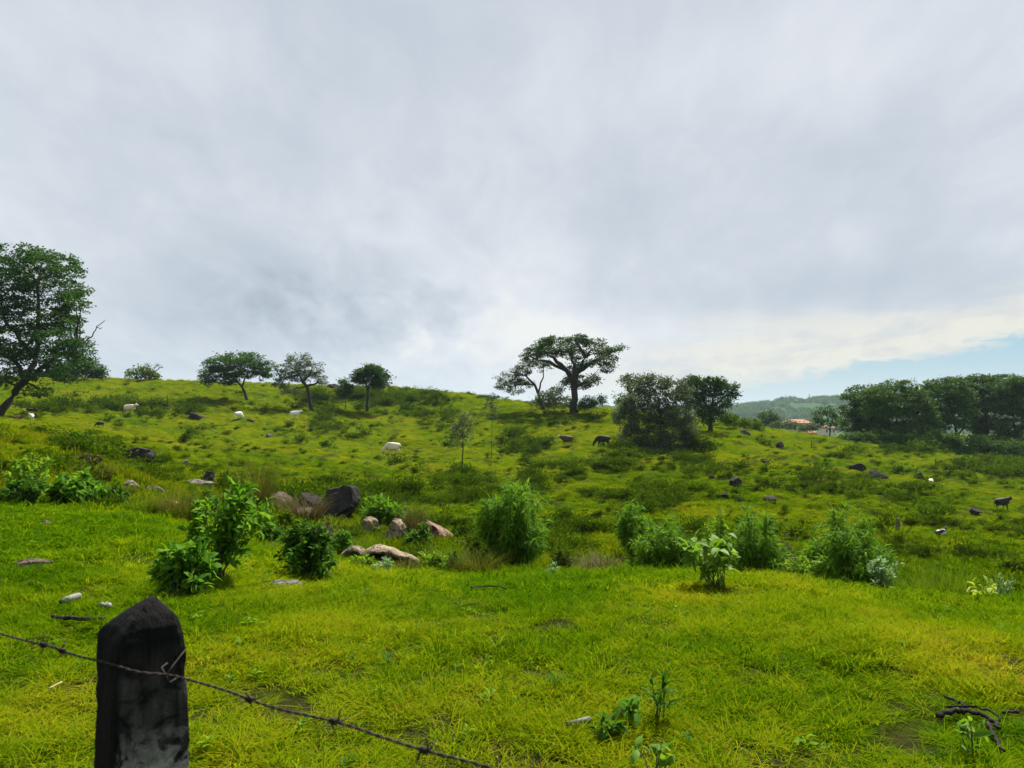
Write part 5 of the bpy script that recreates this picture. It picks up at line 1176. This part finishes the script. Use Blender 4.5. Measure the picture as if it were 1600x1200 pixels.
def house(label, px, ridge_py, w_px, d, rh, rz=0.2, depth=7.0):
    m = d / F; w = w_px * m; c = P(px, ridge_py, d); zt = c[2]; H = rh; eave = zt - H * 0.42; zb = eave - 3.0
    root = thing('house', label, 'house', (c[0], d, zb)); cr, sr = math.cos(rz), math.sin(rz)
    def W(x, y, z): return (c[0] + x * cr - y * sr, d + x * sr + y * cr, z)
    hx, hy = w / 2, depth / 2; b = MB()
    b.add([W(-hx + .5, -hy + .5, zb - 4), W(hx - .5, -hy + .5, zb - 4), W(hx - .5, hy - .5, zb - 4), W(-hx + .5, hy - .5, zb - 4), W(-hx + .5, -hy + .5, eave), W(hx - .5, -hy + .5, eave), W(hx - .5, hy - .5, eave), W(-hx + .5, hy - .5, eave)],
          [(0, 1, 5, 4), (1, 2, 6, 5), (2, 3, 7, 6), (3, 0, 4, 7), (4, 5, 6, 7)]); b.build('wall', M['plaster'], root, False)
    b = MB(); t = 0.22
    lo = [W(-hx, -hy, eave), W(hx, -hy, eave), W(hx, hy, eave), W(-hx, hy, eave), W(-hx * .55, 0, zt - t), W(hx * .55, 0, zt - t)]; up = [(p[0], p[1], p[2] + t) for p in lo]
    fr = [(0, 1, 5, 4), (1, 2, 5), (2, 3, 4, 5), (3, 0, 4)]
    b.add(lo + up, [tuple(reversed(f)) for f in fr] + [tuple(i + 6 for i in f) for f in fr] + [(0, 6, 7, 1), (1, 7, 8, 2), (2, 8, 9, 3), (3, 9, 6, 0)]); b.build('roof', M['roof_tile'], root, False)
    for k in range(3):
        x = -hx * .6 + k * hx * .6; b = MB(); b.add([W(x - .5, -hy + .46, eave - 1.9), W(x + .5, -hy + .46, eave - 1.9), W(x + .5, -hy + .46, eave - .7), W(x - .5, -hy + .46, eave - .7), W(x - .5, -hy + .56, eave - 1.9), W(x + .5, -hy + .56, eave - 1.9), W(x + .5, -hy + .56, eave - .7), W(x - .5, -hy + .56, eave - .7)],
            [(0, 1, 2, 3), (4, 7, 6, 5), (0, 4, 5, 1), (1, 5, 6, 2), (2, 6, 7, 3), (3, 7, 4, 0)]); b.build('window', M['window_glass'], root, False)
house('house with wide red tiled roof seen in the far gap', 1244, 655, 40, 300, 4.0, 0.15, 9)
house('smaller house with red tiled roof at the right of the gap', 1263, 671, 22, 235, 2.6, -0.2, 6)
house('pale house mostly hidden behind the thin see through tree', 1288, 664, 26, 330, 3.0, 0.5, 7)

# ================================================================== AIR
def haze(dens):
    m, nt, out = newmat('haze'); v = N(nt, 'ShaderNodeVolumePrincipled'); v.inputs['Density'].default_value = dens; v.inputs['Color'].default_value = (0.66, 0.84, 1.0, 1); v.inputs['Anisotropy'].default_value = 0.0
    nt.links.new(v.outputs[0], out.inputs['Volume'])
    b = MB(); b.box((0, 0, 35), (12600, 12600, 150)); o = b.build('haze', m, None, False); tag(o, 'thin pale blue air over the whole country', 'haze', None, 'stuff')
HAZE = 0.00009
if HAZE: haze(HAZE)

# ================================================================== SKY, SUN, CAMERA
SUN_AZ, SUN_EL = 24, 52
def sky():
    w = bpy.data.worlds.new('World'); bpy.context.scene.world = w; w.use_nodes = True; nt = w.node_tree; nt.nodes.clear(); L = nt.links.new
    K = 10.0 / 2 ** EXPO
    def lin(r_, g_, b_): return tuple(K * (((c / 255 + 0.055) / 1.055) ** 2.4) for c in (r_, g_, b_))
    tc = N(nt, 'ShaderNodeTexCoord'); sp = N(nt, 'ShaderNodeSeparateXYZ'); L(tc.outputs['Generated'], sp.inputs[0]); X, Y, Z = sp.outputs
    az = math_(nt, 'ARCTAN2', X, Y); el = math_(nt, 'ARCSINE', Z)
    # cloud deck coordinates: direction projected on a high flat layer
    den = math_(nt, 'ADD', math_(nt, 'MAXIMUM', Z, 0.0), 0.42); cu = math_(nt, 'DIVIDE', X, den); cv = math_(nt, 'DIVIDE', Y, den)
    cb = N(nt, 'ShaderNodeCombineXYZ'); L(cu, cb.inputs[0]); L(cv, cb.inputs[1]); mp = N(nt, 'ShaderNodeMapping'); mp.inputs['Location'].default_value = (3.1, 1.7, 0.4); mp.inputs['Rotation'].default_value = (0, 0, -0.6); mp.inputs['Scale'].default_value = (1.5, 0.9, 1); L(cb.outputs[0], mp.inputs[0])
    big = noise(nt, mp.outputs[0], 1.5, 4, 0.5, 0.5); mid = noise(nt, mp.outputs[0], 4.0, 5, 0.55, 0.7); fine = noise(nt, mp.outputs[0], 11.0, 6, 0.6, 0.5)
    def gauss(a, ca, sa, e=None, ce=0, se=1):
        q = math_(nt, 'POWER', math_(nt, 'DIVIDE', math_(nt, 'SUBTRACT', a, ca), sa), 2.0)
        if e is not None: q = math_(nt, 'ADD', q, math_(nt, 'POWER', math_(nt, 'DIVIDE', math_(nt, 'SUBTRACT', e, ce), se), 2.0))
        return math_(nt, 'EXPONENT', math_(nt, 'MULTIPLY', q, -1.0))
    def aa(px): return math.atan((px - 800) / F)
    def ee(px, py): return math.atan((650 - py) / F * math.cos(aa(px)))
    def add(*t):
        o = t[0]
        for q in t[1:]: o = math_(nt, 'ADD', o, q)
        return o
    def mul(a, b_): return math_(nt, 'MULTIPLY', a, b_)
    # lightness of the cloud deck
    v = add(0.63, mul(math_(nt, 'SUBTRACT', big, 0.5), 0.56), mul(math_(nt, 'SUBTRACT', mid, 0.5), 0.40), mul(math_(nt, 'SUBTRACT', fine, 0.5), 0.24))
    for (px, py, rx, ry, a) in [(570, 490, 150, 70, -.30), (330, 480, 200, 100, -.16), (520, 90, 160, 90, -.10), (1250, 230, 260, 80, -.10), (1350, 440, 330, 36, -.22), (1100, 480, 200, 26, -.10), (560, 450, 90, 30, .10), (620, 400, 130, 50, .10), (120, 300, 240, 160, -.03), (860, 545, 330, 70, .24), (850, 500, 460, 120, .16), (250, 60, 260, 60, .16), (640, 300, 170, 110, .10), (1450, 60, 300, 90, .08), (980, 170, 300, 60, .10), (640, 500, 60, 40, -.10), (60, 520, 200, 120, .02)]:
        v = add(v, mul(gauss(az, aa(px), rx / F, el, ee(px, py), ry / F), a))
    # ragged darker scud low on the left
    scud = mul(gauss(az, aa(540), 0.19, el, ee(540, 490), 0.075), mul(math_(nt, 'SUBTRACT', noise(nt, mp.outputs[0], 5.0, 7, 0.58, 0.4), 0.54), 1.9)); v = add(v, scud)
    cloud = ramp(nt, v, [(0.08, lin(166, 178, 191)), (0.36, lin(188, 199, 212)), (0.60, lin(204, 212, 223)), (0.88, lin(227, 231, 238)), (1.0, lin(240, 241, 240))])
    # warm cream band low on the right, with streaky edges
    st = N(nt, 'ShaderNodeCombineXYZ'); L(mul(az, 5.0), st.inputs[0]); L(mul(el, 26.0), st.inputs[1]); streak = noise(nt, st.outputs[0], 1.0, 6, 0.6, 0.6)
    sk = mul(math_(nt, 'SUBTRACT', streak, 0.5), 0.11)
    top = add(0.052, mul(az, 0.130)); up = math_(nt, 'SUBTRACT', el, add(top, sk))
    mband = N(nt, 'ShaderNodeMapRange', interpolation_type='SMOOTHSTEP'); L(up, mband.inputs[0]); mband.inputs[1].default_value = 0.045; mband.inputs[2].default_value = -0.030
    mside = N(nt, 'ShaderNodeMapRange', interpolation_type='SMOOTHSTEP'); L(az, mside.inputs[0]); mside.inputs[1].default_value = -0.10; mside.inputs[2].default_value = 0.22
    cream = ramp(nt, add(streak, mul(math_(nt, 'SUBTRACT', fine, 0.5), 0.5)), [(0.35, lin(214, 214, 212)), (0.55, lin(238, 234, 220))])
    cloud = mixc(nt, mul(mul(mband.outputs[0], mside.outputs[0]), 0.85), cloud, cream)
    # clear strip under the cloud edge
    edge = add(-0.006, mul(az, 0.150), mul(math_(nt, 'SUBTRACT', streak, 0.5), 0.050), mul(math_(nt, 'SUBTRACT', fine, 0.5), 0.030))
    gap = N(nt, 'ShaderNodeMapRange', interpolation_type='SMOOTHSTEP'); L(math_(nt, 'SUBTRACT', el, edge), gap.inputs[0]); gap.inputs[1].default_value = 0.006; gap.inputs[2].default_value = -0.004
    gside = N(nt, 'ShaderNodeMapRange', interpolation_type='SMOOTHSTEP'); L(az, gside.inputs[0]); gside.inputs[1].default_value = 0.10; gside.inputs[2].default_value = 0.26
    sky_ = N(nt, 'ShaderNodeTexSky', sky_type='NISHITA'); sky_.sun_disc = False; sky_.sun_elevation = R(SUN_EL); sky_.sun_rotation = R(SUN_AZ); sky_.air_density = 1.0; sky_.dust_density = 1.0; sky_.ozone_density = 2.0
    pale = ramp(nt, el, [(0.0, lin(196, 208, 215)), (0.035, lin(186, 206, 216)), (0.09, lin(152, 192, 212))])
    clear = mixc(nt, 0.96, sky_.outputs[0], pale)
    lowc = mul(gauss(el, 0.018, 0.012), mul(streak, 0.6)); clear = mixc(nt, lowc, clear, lin(192, 199, 208))
    col = mixc(nt, mul(gap.outputs[0], gside.outputs[0]), cloud, clear)
    bg = N(nt, 'ShaderNodeBackground'); bg.inputs[1].default_value = 0.1; L(col, bg.inputs[0]); out = N(nt, 'ShaderNodeOutputWorld'); L(bg.outputs[0], out.inputs[0])
sky()
sl = bpy.data.lights.new('sun', 'SUN'); sl.energy = 4.2; sl.angle = R(4); sl.color = (1.0, 0.95, 0.86)
so = bpy.data.objects.new('sun', sl); C.objects.link(so)
dv = Vector((math.sin(R(SUN_AZ)) * math.cos(R(SUN_EL)), math.cos(R(SUN_AZ)) * math.cos(R(SUN_EL)), math.sin(R(SUN_EL))))
so.rotation_euler = dv.to_track_quat('Z', 'Y').to_euler(); so.location = (0, 0, 60)
cam = bpy.data.cameras.new('camera'); co = bpy.data.objects.new('camera', cam); C.objects.link(co)
co.location = (0, 0, EYE); co.rotation_euler = (math.pi / 2 + PITCH, 0, 0)
cam.sensor_width = 36; cam.lens = 27; cam.clip_end = 20000; cam.clip_start = 0.05
cam.dof.use_dof = True; cam.dof.focus_distance = 14; cam.dof.aperture_fstop = 11
sc = bpy.context.scene; sc.camera = co
sc.view_settings.view_transform = 'Standard'; sc.view_settings.look = 'None'; sc.view_settings.exposure = EXPO; sc.view_settings.gamma = 1
sc.cycles.volume_bounces = 1; sc.cycles.max_bounces = 8; sc.cycles.diffuse_bounces = 3; sc.cycles.transmission_bounces = 4; sc.cycles.use_denoising = True
